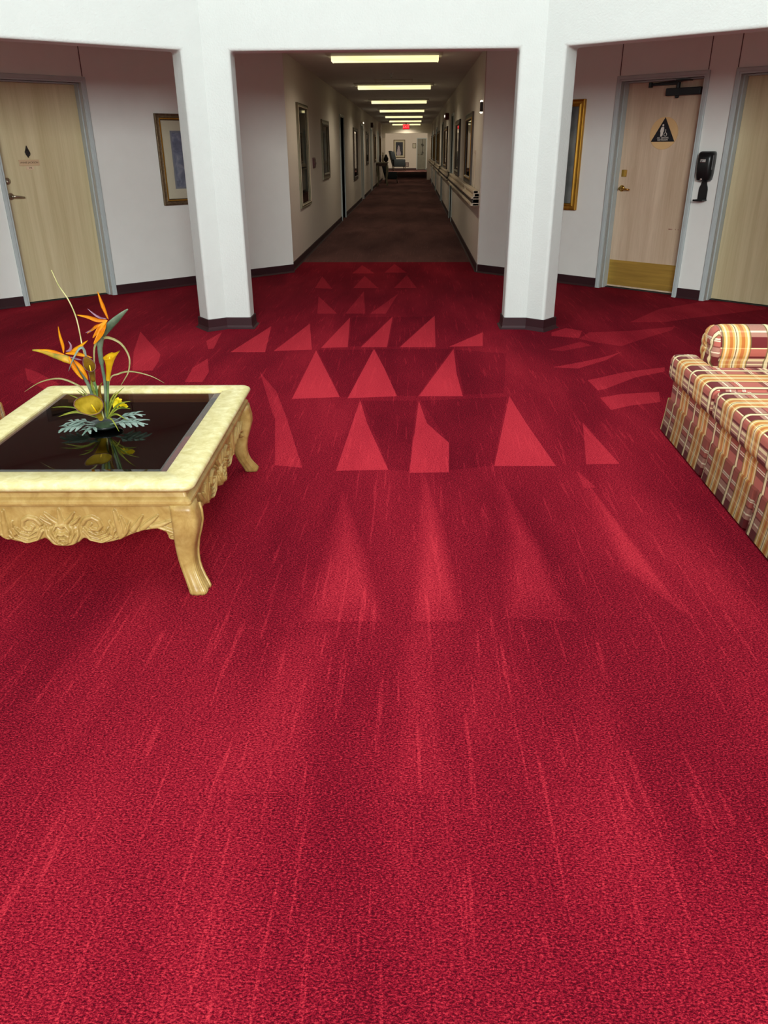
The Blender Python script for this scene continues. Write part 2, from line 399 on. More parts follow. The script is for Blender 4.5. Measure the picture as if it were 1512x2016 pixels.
def base_run(name, M, spans, hgt=.10):
    bm = bmesh.new()
    for a, b in spans:
        pr = [(0, hgt), (-.008, hgt), (-.011, hgt-.006), (-.011, .02), (-.02, .006), (-.024, .001), (0, .001)]
        r0 = [bm.verts.new((a, y, z)) for y, z in pr]; r1 = [bm.verts.new((b, y, z)) for y, z in pr]; k = len(pr)
        for j in range(k): bm.faces.new((r0[j], r0[(j+1) % k], r1[(j+1) % k], r1[j]))
        bm.faces.new(r0); bm.faces.new(r1[::-1])
    o = bobj(name, bm, BASE); o.matrix_world = M; return struct(o, 'dark maroon rubber baseboard')
CS = .05
base_run('baseboard_left', frame_mat((OL.x, OL.y, 0), -dl), [(0, LL-D1[1]-CS), (LL-D1[0]+CS, LL)])
base_run('baseboard_right', frame_mat((RA.x, RA.y, 0), dr), [(0, D2[0]-CS), (D2[1]+CS, D3[0]-CS), (D3[1]+CS, LL)])
# ceilings
v = []; f = []
for i in range(N8):
    b = corner_back(i); v += [(OUT[i].x, OUT[i].y, ZC), (b.x, b.y, ZC)]
for i in range(N8):
    j = (i+1) % N8; f.append((2*i, 2*j, 2*j+1, 2*i+1))
struct(obj('ceiling_ring', v, f, RINGC), 'low ceiling of the passage round the atrium')
hole = [(-0.33+(x+.33)*.72, 2.75+(y-2.75)*.72) for x, y in IN]
v = [(x, y, TOP) for x, y in IN]+[(x, y, TOP) for x, y in hole]
struct(obj('ceiling_atrium', v, [(i, (i+1) % 8, 8+(i+1) % 8, 8+i) for i in range(8)], WHITE), 'white atrium ceiling round the skylight')
v = [(x, y, TOP) for x, y in hole]+[(x, y, TOP+.5) for x, y in hole]
struct(obj('ceiling_skylight_shaft', v, [(i, (i+1) % 8, 8+(i+1) % 8, 8+i) for i in range(8)], WHITE), 'white skylight shaft')

# ------------------------------------------------------------------ corridor shell
CL_DOORS = [(18.05, 19.0), (25.2, 26.15), (30.6, 31.55), (36.4, 37.35)]
CR_DOORS = [(17.75, 18.7), (24.0, 24.95), (30.3, 31.25), (36.6, 37.55)]
LC = CORR_Y1-CORR_Y0
wall_panel('wall_corridor_left', cl(CORR_Y0), LC, ZC+.1, [(a-CORR_Y0, b-CORR_Y0, DH) for a, b in CL_DOORS], BEIGE, label='long beige corridor wall with framed mirrors')
wall_panel('wall_corridor_right', cr(CORR_Y1), LC, ZC+.1, [(CORR_Y1-b, CORR_Y1-a, DH) for a, b in CR_DOORS], BEIGE, label='long beige corridor wall with the handrail')
def runs(y0, y1, doors):
    out = []; y = y0
    for a, b in doors: out.append((y, a-CS)); y = b+CS
    return out+[(y, y1)]
base_run('baseboard_corridor_left', cl(0), runs(CORR_Y0, CORR_Y1, CL_DOORS))
base_run('baseboard_corridor_right', cr(0), [(-b, -a) for a, b in runs(CORR_Y0, CORR_Y1, CR_DOORS)])
struct(box('ceiling_corridor', (XL-.25, 10.2, ZC), (XR+.25, END_Y+.3, ZC+.1), CEIL), 'grey corridor ceiling')
# far lobby past the low header
bm = bmesh.new()
add_box(bm, (XL-.6, CORR_Y1, 2.10), (XR+.6, CORR_Y1+.3, ZC)); add_box(bm, (XL-.6, CORR_Y1, 0), (-1.42, CORR_Y1+.3, 2.10)); add_box(bm, (.66, CORR_Y1, 0), (XR+.6, CORR_Y1+.3, 2.10))
struct(bobj('wall_corridor_header', bm, BEIGE), 'low header and jambs closing the far end of the corridor')
box('wall_lobby_left', (-2.7, CORR_Y1, 0), (-2.6, END_Y+.2, ZC), BEIGE); struct(bpy.data.objects['wall_lobby_left'])
box('wall_lobby_right', (1.5, CORR_Y1, 0), (1.6, END_Y+.2, ZC), BEIGE); struct(bpy.data.objects['wall_lobby_right'])
DE = (0.24, 0.88)
wall_panel('wall_end', ew(-2.7), 4.4, ZC+.1, [(DE[0]+2.7, DE[1]+2.7, DH)], BEIGE, label='warm beige end wall beyond the corridor')
base_run('baseboard_end', ew(0), [(-2.6, DE[0]-CS), (DE[1]+CS, 1.5)])
struct(box('ceiling_lobby', (-2.75, CORR_Y1+.3, ZC-.005), (1.65, END_Y+.3, ZC+.1), CEIL))
# wall control joints over the doors
tn = [0]
def joint(M, z0, z1):
    tn[0] += 1; o = box('trim_%d' % tn[0], (-.004, -.003, z0), (.004, .0, z1), simple('joint%d' % tn[0], (104, 84, 82), .8)); o.matrix_world = M; struct(o, 'thin wall joint line above a door frame')
joint(wl(2.435), 2.105, ZC); joint(wr(1.735), 2.105, ZC); joint(wr(2.66), 2.105, ZC); joint(wr(2.94), 2.105, ZC); joint(wr(3.88), 2.105, ZC)

# ------------------------------------------------------------------ doors
dn_ = [0]
def door(M, w, mat, label, gap=.012, rec=.13, handle=None, metal=BRASS):
    """M: frame at the opening's left-bottom corner on the wall face"""
    dn_[0] += 1
    r = bpy.data.objects.new('door_%d' % dn_[0], None); COL.objects.link(r); r.matrix_world = M; struct(r, label)
    c = CS
    rect_sweep('door_frame', w+2*c, DH+c, [(0, 0), (0, .018), (.006, .022), (.03, .022), (.036, .014), (c, .014), (c, -.055), (c+.012, -.055), (c+.012, -rec-.03)], FRAMEP, r, x0=-c, open_bottom=True)
    p = box('door_panel', (.013, rec, gap), (w-.013, rec+.04, DH-.013), mat, r, .002)
    box('threshold', (.0, rec-.03, 0.001), (w, rec+.05, .007), GUNMET, r)
    return r, rec
def lever(r, x, z, y, metal, dirx=1, rose=.032):
    h = bpy.data.objects.new('door_handle', None)
    bm = bmesh.new(); M = Matrix.Translation((x, y, z)) @ Matrix.Rotation(PI/2, 4, 'X')
    add_lathe(bm, [(rose, 0), (rose, .006), (rose*.8, .012), (.012, .016), (.011, .05), (.013, .058)], 20, M)
    add_tube(bm, [(x, y-.052, z), (x+.03*dirx, y-.054, z-.002), (x+.075*dirx, y-.05, z-.006), (x+.115*dirx, y-.042, z-.010)], [.011, .011, .0095, .007], 10, True, 1.25)
    return bobj('door_handle', bm, metal, r, True)
d1, rec = door(wl(D1[1]), D1[1]-D1[0], TANDOOR, 'pale ash door with a name plate in a blue grey steel frame')
lever(d1, .068, 1.035, rec, NICKEL)
lathe('deadbolt', [(.032, 0), (.032, .008), (.026, .014), (.018, .018), (.017, .02), (.0, .02)], NICKEL, d1, 20, Matrix.Translation((.062, rec, 1.175)) @ Matrix.Rotation(PI/2, 4, 'X'))
d2, rec = door(wr(D2[0]), D2[1]-D2[0], OAKDOOR, 'pinkish oak restroom door with brass kick plate and black closer')
lever(d2, .065, 1.04, rec, BRASS)
box('deadbolt_plate', (.045, rec-.012, 1.155), (.105, rec, 1.225), BRASS, d2, .004)
kp = box('kick_plate', (.02, rec-.003, .03), (D2[1]-D2[0]-.02, rec, .30), BRASSK, d2, .001); kp['label'] = 'brushed brass kick plate'
# closer: body, arms, bracket
cw_ = D2[1]-D2[0]
cb = box('door_closer', (cw_-.42, rec-.055, 1.905), (cw_-.06, rec, 1.972), GUNMET, d2, .006)
lathe('spindle_cap', [(.012, 0), (.02, .008), (.02, .03), (0, .03)], GUNMET, cb, 16, Matrix.Translation((cw_-.305, rec-.03, 1.882)))
bm = bmesh.new(); add_lathe(bm, [(.02, 0), (.02, .05), (0, .052)], 14, Matrix.Translation((cw_-.305, rec-.03, 1.97)))
add_box(bm, (cw_-.60, rec-.036, 2.000), (cw_-.30, rec-.024, 2.022), .003); add_box(bm, (cw_-.615, rec-.05, 1.985), (cw_-.585, rec-.015, 2.032), .003)
bobj('closer_arm', bm, GUNMET, cb)
bm = bmesh.new(); add_tube(bm, [(cw_-.60, rec-.03, 2.018), (cw_-.30, rec-.06, 2.028), (cw_-.2, rec-.08, 2.034)], .007, 6); add_box(bm, (cw_-.30, rec-.11, 2.028), (cw_-.16, rec-.03, 2.040), .002)
bobj('closer_bracket', bm, GUNMET, cb)
MARKR = simple('red_scuff', (122, 52, 44), .7)
boxes('scuff_mark', [((x, rec-.0006, .655), (x+w_, rec+.001, .662)) for x, w_ in ((.66, .028), (.695, .008), (.735, .007), (.765, .006))], MARKR, d2)
d3, rec = door(wr(D3[0]), D3[1]-D3[0], TANDOOR, 'pale ash door beside the soap dispenser in a blue grey frame')
lever(d3, D3[1]-D3[0]-.068, 1.035, rec, NICKEL, -1)
for a, b in CL_DOORS: 
    dd, rec = door(cl(a), b-a, FRAMEP, 'grey corridor door in the wall of framed mirrors'); lever(dd, .07, 1.0, rec, NICKEL)
for a, b in CR_DOORS:
    dd, rec = door(cr(b), b-a, FRAMEP, 'grey corridor door in the wall with the handrail'); lever(dd, .07, 1.0, rec, NICKEL)
de, rec = door(ew(DE[0]), DE[1]-DE[0], simple('grey_green_door', (120, 118, 104), .5), 'grey green door in the far end wall', rec=.05)
lever(de, .07, 1.0, rec, NICKEL)

# ------------------------------------------------------------------ things on the doors and ring walls
PLATE = simple('tan_plate', (206, 176, 140), .5, var=.05); PLATE2 = simple('cream_plate', (222, 196, 164), .5, var=.05)
INKB = simple('brown_ink', (74, 50, 30), .6); INKW = simple('white_relief', (226, 218, 206), .5)
def on_door(M, y): return M @ Matrix.Translation((0, y, 0))
def on_panel(wf, s, z): return wf(s) @ Matrix.Translation((0, .13, z))
shift = -.075     # the door panel sits back from the wall face
t = thing('name_plate', 'tan engraved name plate fixed to the pale ash door', 'sign', on_panel(wl, 2.982+.0731, 1.337))
box('plate', (-.1, -.006, -.0275), (.1, 0, .0275), PLATE, t, .0015)
text('lettering', 'ANNIE JACKSON', .023, INKB, t, (0, -.0062, .001))
t = thing('number_plate', 'small cream number plate below the tan name plate', 'sign', on_panel(wl, 2.984+.0731, 1.290))
box('plate', (-.037, -.007, -.0155), (.037, 0, .0155), PLATE2, t, .0015)
text('lettering', '346', .022, INKB, t, (.004, -.0072, 0))
t = thing('door_knocker', 'small dark bronze diamond door knocker above the name plate', 'door knocker', on_panel(wl, 2.982+.0731, 1.436))
mprism('backplate', [(0, -.058), (.014, -.03), (.026, -.005), (.014, .022), (.006, .045), (0, .058), (-.006, .045), (-.014, .022), (-.026, -.005), (-.014, -.03)], -.006, 0, ANTIQ, t, .001)
tube('ring', [(.021*math.sin(a), -.012, -.015-.024*math.cos(a)) for a in [2*PI*k/18 for k in range(19)]], .0035, ANTIQ, t, 6)
lathe('boss', [(.011, 0), (.01, .008), (.005, .014), (0, .015)], ANTIQ, t, 12, Matrix.Translation((0, -.006, .02)) @ Matrix.Rotation(PI/2, 4, 'X'))

SIGNT = simple('tan_sign', (224, 186, 132), .45, var=.04); BLK = simple('matte_black', (24, 26, 32), .5, var=.05)
t = thing('restroom_sign', 'round tan restroom sign with a black triangle and white figures', 'sign', on_panel(wr, 2.305-.0745, 1.57))
mprism('disc', [(.15*math.sin(2*PI*k/48), .15*math.cos(2*PI*k/48)) for k in range(48)], -.008, 0, SIGNT, t, .001)
tri = mprism('triangle', [(0.0, .146), (.128, -.077), (-.128, -.077)], -.012, -.008, BLK, t)
fig = [(-.026, .058), (-.011, .060), (-.002, .055), (.0, .02), (-.007, .006), (-.010, -.022), (-.013, -.022), (-.014, -.03), (-.020, -.03), (-.0205, .0), (-.0215, -.03), (-.033, -.03), (-.034, .004), (-.0385, .014), (-.040, .022), (-.033, .05)]
fig = [(x+.002, z) for x, z in fig]
mprism('figure_body', fig, -.0132, -.012, INKW, tri)
mprism('figure_head', [(-.013+.0095*math.sin(2*PI*k/16), .074+.0095*math.cos(2*PI*k/16)) for k in range(16)], -.0132, -.012, INKW, tri)
bm = bmesh.new()
add_tube(bm, [(.022+.0155*math.sin(a), -.0125, -.011+.0155*math.cos(a)) for a in [-.3-2*PI*.8*k/16 for k in range(17)]], .0026, 5)
add_tube(bm, [(.020, -.0125, .026), (.020, -.0125, .006), (.029, -.0125, .004), (.037, -.0125, -.012)], .0028, 5)
add_lathe(bm, [(.004, 0), (.004, .0012), (0, .0012)], 10, Matrix.Translation((.020, -.012, .031)) @ Matrix.Rotation(PI/2, 4, 'X'))
bobj('wheelchair_symbol', bm, INKW, tri)
text('lettering', 'ALL GENDER', .0215, INKW, tri, (0, -.0125, -.043)); text('lettering', 'RESTROOM', .0215, INKW, tri, (0, -.0125, -.062))

# soap dispenser
t = thing('soap_dispenser', 'black wall soap dispenser with a drip tray between two doors', 'dispenser', wr(2.795))
rows = []
bm = bmesh.new()
prof = [(1.405, .060, .05), (1.398, .072, .075), (1.38, .078, .092), (1.34, .080, .100), (1.25, .079, .098), (1.19, .077, .09), (1.15, .070, .078), (1.135, .055, .05)]
rings = []
for z, hw, dp in prof:
    ring = []
    for k in range(17):
        a = PI*k/16; cx = math.cos(a); sx = math.sin(a)
        ring.append(bm.verts.new((-hw*math.copysign(abs(cx)**.45, cx), -.004-dp*abs(sx)**.6, z)))
    rings.append(ring)
for i in range(len(rings)-1):
    for k in range(16): bm.faces.new((rings[i][k], rings[i][k+1], rings[i+1][k+1], rings[i+1][k]))
    bm.faces.new((rings[i][16], rings[i][0], rings[i+1][0], rings[i+1][16]))
bm.faces.new(rings[0]); bm.faces.new(rings[-1][::-1])
bobj('housing', bm, BLACKP, t, True)
lg = box('maker_badge', (-.032, -.106, 1.306), (.022, -.100, 1.336), CHROME, t, .004)
boxes('badge_lettering', [((-.028, -.1065, 1.318), (-.004, -.1055, 1.324)), ((-.028, -.1065, 1.311), (-.012, -.1055, 1.315))], GUNMET, lg)
box('level_window', (.074, -.075, 1.24), (.082, -.062, 1.37), simple('smoke_window', (96, 98, 100), .2), t, .002)
lathe('sensor', [(.012, 0), (.011, .008), (.004, .011), (0, .011)], CHROME, t, 14, Matrix.Translation((-.004, -.083, 1.155)) @ Matrix.Rotation(PI/2, 4, 'X'))
tr = mprism('drip_tray', [(-.026, 1.14), (.026, 1.14), (.028, 1.105), (.04, 1.085), (.045, 1.06), (.045, .965), (-.045, .965), (-.045, 1.06), (-.04, 1.085), (-.028, 1.105)], -.012, -.002, BLACKP, t, .002)
bm = bmesh.new()
add_box(bm, (-.046, -.105, .955), (.046, -.002, .963), .002); add_box(bm, (-.046, -.108, .955), (.046, -.100, .972), .002)
for sx in (-1, 1): add_box(bm, (sx*.046-.003, -.105, .955), (sx*.046+.003, -.002, .970), .001)
bobj('tray_cup', bm, BLACKP, tr)

# ------------------------------------------------------------------ framed pictures and mirrors
def art_mat(name, cols, sc=3.0):
    m, n, l, b = newmat(name); v = mapping(n, l, (1, 1, 1)); f = noise(n, l, v, sc, 5, .6, .8)
    k = len(cols); l.new(ramp(n, l, f, [(.28+.44*i/(k-1), lin(c)) for i, c in enumerate(cols)]), b.inputs['Base Color']); b.inputs['Roughness'].default_value = .6
    return m
GLASS = None
def glass_mat(name, rough=.03):
    m, n, l, b = newmat(name); out = n['Material Output']; tr = n.new('ShaderNodeBsdfTransparent'); gl = n.new('ShaderNodeBsdfGlossy'); fr = n.new('ShaderNodeFresnel'); mx = n.new('ShaderNodeMixShader')
    gl.inputs['Roughness'].default_value = rough; fr.inputs[0].default_value = 1.5
    v = mapping(n, l, (2, 2, 2)); l.new(ramp(n, l, noise(n, l, v, 1), [(0, (.97, .97, .97)), (1, (1, 1, 1))]), tr.inputs[0])
    l.new(fr.outputs[0], mx.inputs[0]); l.new(tr.outputs[0], mx.inputs[1]); l.new(gl.outputs[0], mx.inputs[2]); l.new(mx.outputs[0], out.inputs[0]); n.remove(b)
    return m
GLASS = glass_mat('picture_glass')
BLUEART = art_mat('blue_print', [(52, 58, 82), (92, 98, 124), (150, 152, 166)], 9)
DARKART = art_mat('muted_print', [(58, 56, 54), (108, 100, 88), (150, 140, 120)], 5)
GREENART = art_mat('dim_print', [(60, 66, 66), (112, 118, 116), (146, 146, 136)], 4)
MATB = simple('cream_mat_board', (206, 196, 170), .8, var=.03); MATG = simple('grey_mat_board', (120, 122, 132), .8)
GOLD = simple('gold_leaf_frame', (184, 138, 52), .35, .8, var=.25, scale=(14, 14, 4)); GOLDB = simple('antique_bronze_frame', (112, 96, 72), .45, .6, var=.35, scale=(60, 60, 60), bmp=(90, .5, .01))
DKFR = simple('dark_walnut_frame', (66, 52, 40), .4, var=.2); OLIVE = simple('olive_silver_frame', (112, 104, 82), .4, .4, var=.15)
def picture(name, M, w, h, label, fw_, mats, art, cat='picture', matw=.0, group=None, inner=None, dep=.03):
    """M at the picture's bottom centre on the wall"""
    t = thing(name, label, cat, M, group)
    rect_sweep('frame', w, h, [(0, 0), (0, dep*.9), (fw_*.12, dep), (fw_*.3, dep*.78), (fw_*.55, dep*.8), (fw_*.72, dep*1.08), (fw_*.9, dep*.95), (fw_, dep*.55), (fw_, .006)], mats[0], t)
    if len(mats) > 1: rect_sweep('frame_lip', w-2*fw_*.62, h-2*fw_*.62, [(0, dep*.75), (.004, dep*1.14), (fw_*.2, dep*1.14), (fw_*.38, dep*.5)], mats[1], t, z0=fw_*.62)
    a = fw_
    if matw:
        rect_sweep('mat_board', w-2*a+.004, h-2*a+.004, [(0, .008), (matw, .008), (matw+.004, .005)], MATB, t, z0=a-.002)
        if inner: rect_sweep('inner_mat', w-2*(a+matw), h-2*(a+matw), [(0, .0065), (inner, .0065)], MATG, t, z0=a+matw)
        a += matw
    box('print', (-w/2+a-.004, -.005, a-.004), (w/2-a+.004, -.002, h-a+.004), art, t)
    box('glazing', (-w/2+fw_, -.011, fw_), (w/2-fw_, -.0095, h-fw_), GLASS, t)
    return t
picture('framed_print', wl(1.72-.40, .885), .80, .912, 'bronze and gold framed blue print half behind a white column', .065, [GOLDB, GOLD], BLUEART, matw=.10, inner=.018)
picture('framed_print', wr(1.37-.40, .805), .80, 1.105, 'wide gold framed print on the restroom wall behind a column', .07, [GOLD], GREENART, matw=.0, dep=.04)
MIRROR = simple('mirror_silver', (200, 202, 200), .12, 1.0, var=.03)
picture('wall_mirror', cl(11.97, .69), 1.08, 1.315, 'tall mirror in a thin olive silver frame nearest the ring passage', .055, [OLIVE, RAILW], MIRROR, 'mirror')
picture('framed_print', cl(14.95, .955), 1.12, .94, 'olive framed grey print between the tall mirror and the first door', .10, [OLIVE, DKFR], GREENART, matw=.06)
picture('framed_print', cl(22.6, .68), 1.4, 1.25, 'tall dark framed print between the first and second corridor doors', .09, [DKFR], DARKART, matw=.05)
picture('framed_print', cl(28.3, .945), 1.2, .99, 'dark framed print just past the second corridor door', .09, [DKFR], DARKART, matw=.05)
picture('framed_print', cl(33.9, .945), 1.2, .99, 'dark framed print past the third corridor door', .09, [DKFR, GOLD], DARKART, matw=.05)
picture('framed_print', cl(39.3, .945), 1.2, .99, 'dark framed print behind the console table at the corridor end', .09, [DKFR, GOLD], DARKART, matw=.05)
picture('framed_print', cr(12.6, .97), 1.45, .93, 'dark framed print above the start of the handrail', .10, [DKFR, GOLD], DARKART, matw=.10)
picture('framed_print', cr(15.85, .985), 1.45, .92, 'walnut framed print above the handrail before the first door', .09, [DKFR, OLIVE], DARKART, matw=.08)
picture('framed_print', cr(21.7, .97), 1.9, .95, 'wide gold edged print above the handrail between two doors', .09, [DKFR, GOLD], DARKART, matw=.08)
for y, nth in ((27.6, 'first'), (29.2, 'second'), (33.0, 'third'), (35.2, 'fourth'), (39.0, 'last')):
    picture('framed_print', cr(y, .975), 1.1, .96, 'narrow walnut framed print above the far handrail, %s past the second door' % nth, .08, [DKFR, GOLD], DARKART, matw=.06)

# small wall devices in the corridor
MAR = simple('maroon_plastic', (92, 50, 56), .4)
t = thing('pull_station', 'small maroon pull station beside the tall mirror', 'pull station', cl(13.2, 1.17))
box('backplate', (-.15, -.012, 0), (.15, 0, .15), MAR, t, .004); box('handle', (-.10, -.03, .05), (.10, -.012, .085), MAR, t, .006); box('body', (-.13, -.02, .015), (.13, -.012, .135), MAR, t, .004)
LIT = emit('lit_lens', (255, 248, 226), 2.2)
t = thing('wall_light', 'small dark wall light with bright ends near the corridor corner', 'light', cr(10.45, 1.815))
box('housing', (-.035, -.032, .022), (.035, 0, .128), RAILD, t, .006)
lathe('upper_lens', [(.017, 0), (.019, .008), (.01, .018), (0, .02)], LIT, t, 14, Matrix.Translation((0, -.017, .127))); lathe('lower_lens', [(0, -.02), (.01, -.018), (.019, -.008), (.017, 0)], LIT, t, 14, Matrix.Translation((0, -.017, .023)))
t = thing('fire_alarm', 'red fire alarm strobe above the handrail wall prints', 'alarm', cr(20.6, 2.05))
box('body', (-.13, -.09, 0), (.13, 0, .14), simple('alarm_red', (96, 20, 22), .4), t, .01); box('strobe', (-.05, -.105, .05), (.06, -.09, .10), LIT, t, .006)
t = thing('fire_alarm', 'dark fire alarm box above the third door on the mirror wall', 'alarm', cl(31.1, 2.12))
box('body', (-.15, -.09, 0), (.15, 0, .16), simple('alarm_dark', (60, 30, 30), .4), t, .01); box('strobe', (-.14, -.125, .03), (-.05, -.09, .11), simple('clear_lens', (190, 190, 186), .2), t, .01)
t = thing('wall_light', 'small bright wall light above the second door on the mirror wall', 'light', cl(25.7, 2.105))
box('housing', (-.2, -.05, .0), (.2, 0, .05), RAILW, t, .006); box('lens', (-.17, -.062, .008), (.17, -.05, .04), LIT, t, .004)
t = thing('conduit_strip', 'thin white vertical conduit above the handrail by the corner', 'conduit', cr(11.25, .915))
box('channel', (-.022, -.02, 0), (.022, 0, .485), RAILW, t, .004); box('end_cap', (-.03, -.028, .47), (.03, 0, .5), RAILW, t, .004)

# handrails: cream cap, dark strip painting in the shaded gap, lower rail
def handrail(y0, y1, label):
    t = thing('handrail', label, 'handrail', cr(y1, .0), 'corridor handrail lengths'); L = y1-y0
    bm = bmesh.new(); add_box(bm, (0, -.075, .925), (L, -.01, .965), .008); add_box(bm, (0, -.10, .865), (L, -.0, .895), .006); bobj('top_rail', bm, RAILW, t)
    box('cove', (.0, -.055, .895), (L, 0, .925), RAILW, t)
    box('shaded_gap', (0, -.085, .815), (L, 0, .865), RAILD, t, .004)  # dark colour puts in the shade of the recess between the rails
    box('lower_rail', (0, -.105, .785), (L, 0, .815), RAILW, t, .005)
    for x_ in (0, L-.03): box('end_return', (x_, -.075, .785), (x_+.03, 0, .96), RAILW, t, .003)
for y0, y1, lab in ((10.42, 12.15, 'short cream handrail length at the corridor corner'), (12.25, 17.6, 'long cream handrail length before the first handrail wall door'), (18.85, 23.85, 'cream handrail length between the first and second handrail wall doors'),
                    (25.1, 30.15, 'cream handrail length between the second and third handrail wall doors'), (31.4, 36.45, 'cream handrail length between the third and fourth handrail wall doors'), (37.7, 41.9, 'cream handrail length at the far end of the corridor')):
    handrail(y0, y1, lab)

# ceiling lights (lens, pan, and the lamp's own light)
LENS = emit('fluorescent_lens', (255, 244, 196), 1.05)
def lens_mat():
    m, n, l, b = newmat('fluorescent_lens'); v = mapping(n, l, (1, 14, 3)); f = noise(n, l, v, 1.0, 2)
    c = ramp(n, l, f, [(.35, lin((255, 240, 168))), (.65, lin((255, 250, 218)))]); l.new(c, b.inputs['Emission Color']); l.new(c, b.inputs['Base Color']); b.inputs['Emission Strength'].default_value = 1.15
    return m
LENS = lens_mat()
PAN = simple('light_pan', (196, 188, 178), .5)
nths = ['first', 'second', 'third', 'fourth', 'fifth', 'sixth', 'seventh']
for i in range(8):
    y = 11.2+5.05*i if i < 7 else 56.5
    t = thing('ceiling_light', ('%s fluorescent ceiling light down the corridor with a yellowish lens' % nths[i]) if i < 7 else 'fluorescent ceiling light in the lobby beyond the corridor header', 'ceiling light', Matrix.Translation((-.375, y, ZC)), 'corridor ceiling lights')
    box('pan', (-.72, -.62, -.012), (.72, .3, -.001), PAN, t, .003)
    bm = bmesh.new(); pr = [(-.12, -.012), (-.12, -.04), (-.10, -.066), (.10, -.066), (.12, -.04), (.12, -.012)]
    a = [bm.verts.new((-.66, q, z)) for q, z in pr]; b = [bm.verts.new((.66, q, z)) for q, z in pr]
    for k in range(5): bm.faces.new((a[k], a[k+1], b[k+1], b[k]))
    bm.faces.new(a); bm.faces.new(b[::-1]); bobj('lens', bm, LENS, t)
    for sx in (-1, 1): box('end_cap', (min(sx*.66, sx*.672), -.124, -.068), (max(sx*.66, sx*.672), .124, -.012), LENS, t, .003)
    l = bpy.data.lights.new('tube_light', 'SPOT'); l.energy = 34 if i < 7 else 420; l.color = (1, .88, .68); l.spot_size = math.radians(168); l.spot_blend = .6; l.shadow_soft_size = .02
    o = bpy.data.objects.new('tube_light', l); COL.objects.link(o); o.parent = t; o.location = (0, 0, -.12)
    if i == 7: o.rotation_euler = (math.radians(55), 0, 0); l.spot_size = math.radians(120)
t = thing('sprinkler_head', 'small chrome sprinkler head on the corridor ceiling', 'sprinkler', Matrix.Translation((-.36, 13.6, ZC)))
lathe('escutcheon', [(.04, 0), (.03, -.012), (.012, -.016), (.012, -.05), (0, -.05)], CHROME, t, 14); lathe('deflector', [(.004, -.05), (.004, -.07), (.022, -.072), (.022, -.075), (0, -.075)], CHROME, t, 12)
t = thing('access_panel', 'thin square access panel on the corridor ceiling', 'panel', Matrix.Translation((-.36, 15.2, ZC)))
box('panel', (-.3, -.3, -.006), (.3, .3, -.0005), CEIL, t, .002); rect_sweep('panel_frame', .66, .66, [(0, 0), (0, .008), (.03, .008), (.03, .004)], PAN, t).matrix_local = Matrix.Rotation(PI/2, 4, 'X') @ Matrix.Translation((0, 0, -.33))
t = thing('exit_sign', 'glowing red exit sign under the far corridor ceiling', 'sign', Matrix.Translation((-.375, 39.9, 2.24)))
box('housing', (-.16, 0, -.01), (.16, .06, .20), RAILD, t, .006); box('face', (-.15, -.004, 0), (.15, 0, .19), emit('exit_red', (214, 16, 34), 1.6), t)
box('stem', (-.02, .02, .2), (.02, .04, .26), RAILD, t)
text('lettering', 'EXIT', .15, emit('exit_white', (255, 130, 120), 1.2), t, (0, -.006, .09))

# ------------------------------------------------------------------ far end: painting, certificate, wreath, chairs, console
t = picture('framed_painting', ew(-1.065, .785), .84, 1.205, 'large framed painting of a pale figure on the end wall', .05, [GOLDB], simple('dark_canvas', (40, 42, 56), .6, var=.4, scale=(4, 4, 4)), matw=.11)
bm = bmesh.new()
for z, w_ in ((.30, .17), (.42, .13), (.56, .10), (.68, .085), (.78, .05)): add_lathe(bm, [(w_, 0), (w_*.9, .004), (0, .005)], 14, Matrix.Translation((-.05, -.006, z)) @ Matrix.Rotation(PI/2, 4, 'X'))
bobj('painted_figure', bm, simple('pale_figure', (176, 164, 168), .6, var=.2), t)
picture('framed_certificate', ew(.02, 1.42), .26, .33, 'small framed certificate beside the far door', .025, [DKFR], simple('paper', (200, 196, 176), .7), matw=.03)
t = thing('door_swag', 'dark hanging swag on the far grey green door', 'decoration', ew(.62, 1.05) @ Matrix.Translation((0, .04, 0)))
DKG = simple('dark_dried_leaves', (40, 34, 28), .8, var=.3)
bm = bmesh.new()
for k in range(40):
    a = random.uniform(0, 2*PI); r_ = random.uniform(0, .09); z = random.choice((.02, .55))+random.uniform(-.06, .12)
    add_tube(bm, [(r_*math.cos(a), -.03, z), (r_*math.cos(a)*1.6, -.04, z+random.uniform(-.08, .1))], [.016, .004], 5)
bobj('foliage', bm, DKG, t); box('hanger', (-.012, -.02, .1), (.012, 0, .95), DKG, t)
t = thing('wall_vent', 'low maroon patterned vent grille on the end wall', 'vent', ew(-.545, .19))
rect_sweep('frame', .36, .30, [(0, 0), (0, .02), (.03, .02), (.03, .005)], MAR, t)
for k in range(6): box('slat', (-.15, -.014, .04+.04*k), (.15, -.002, .06+.04*k), MAR, t)
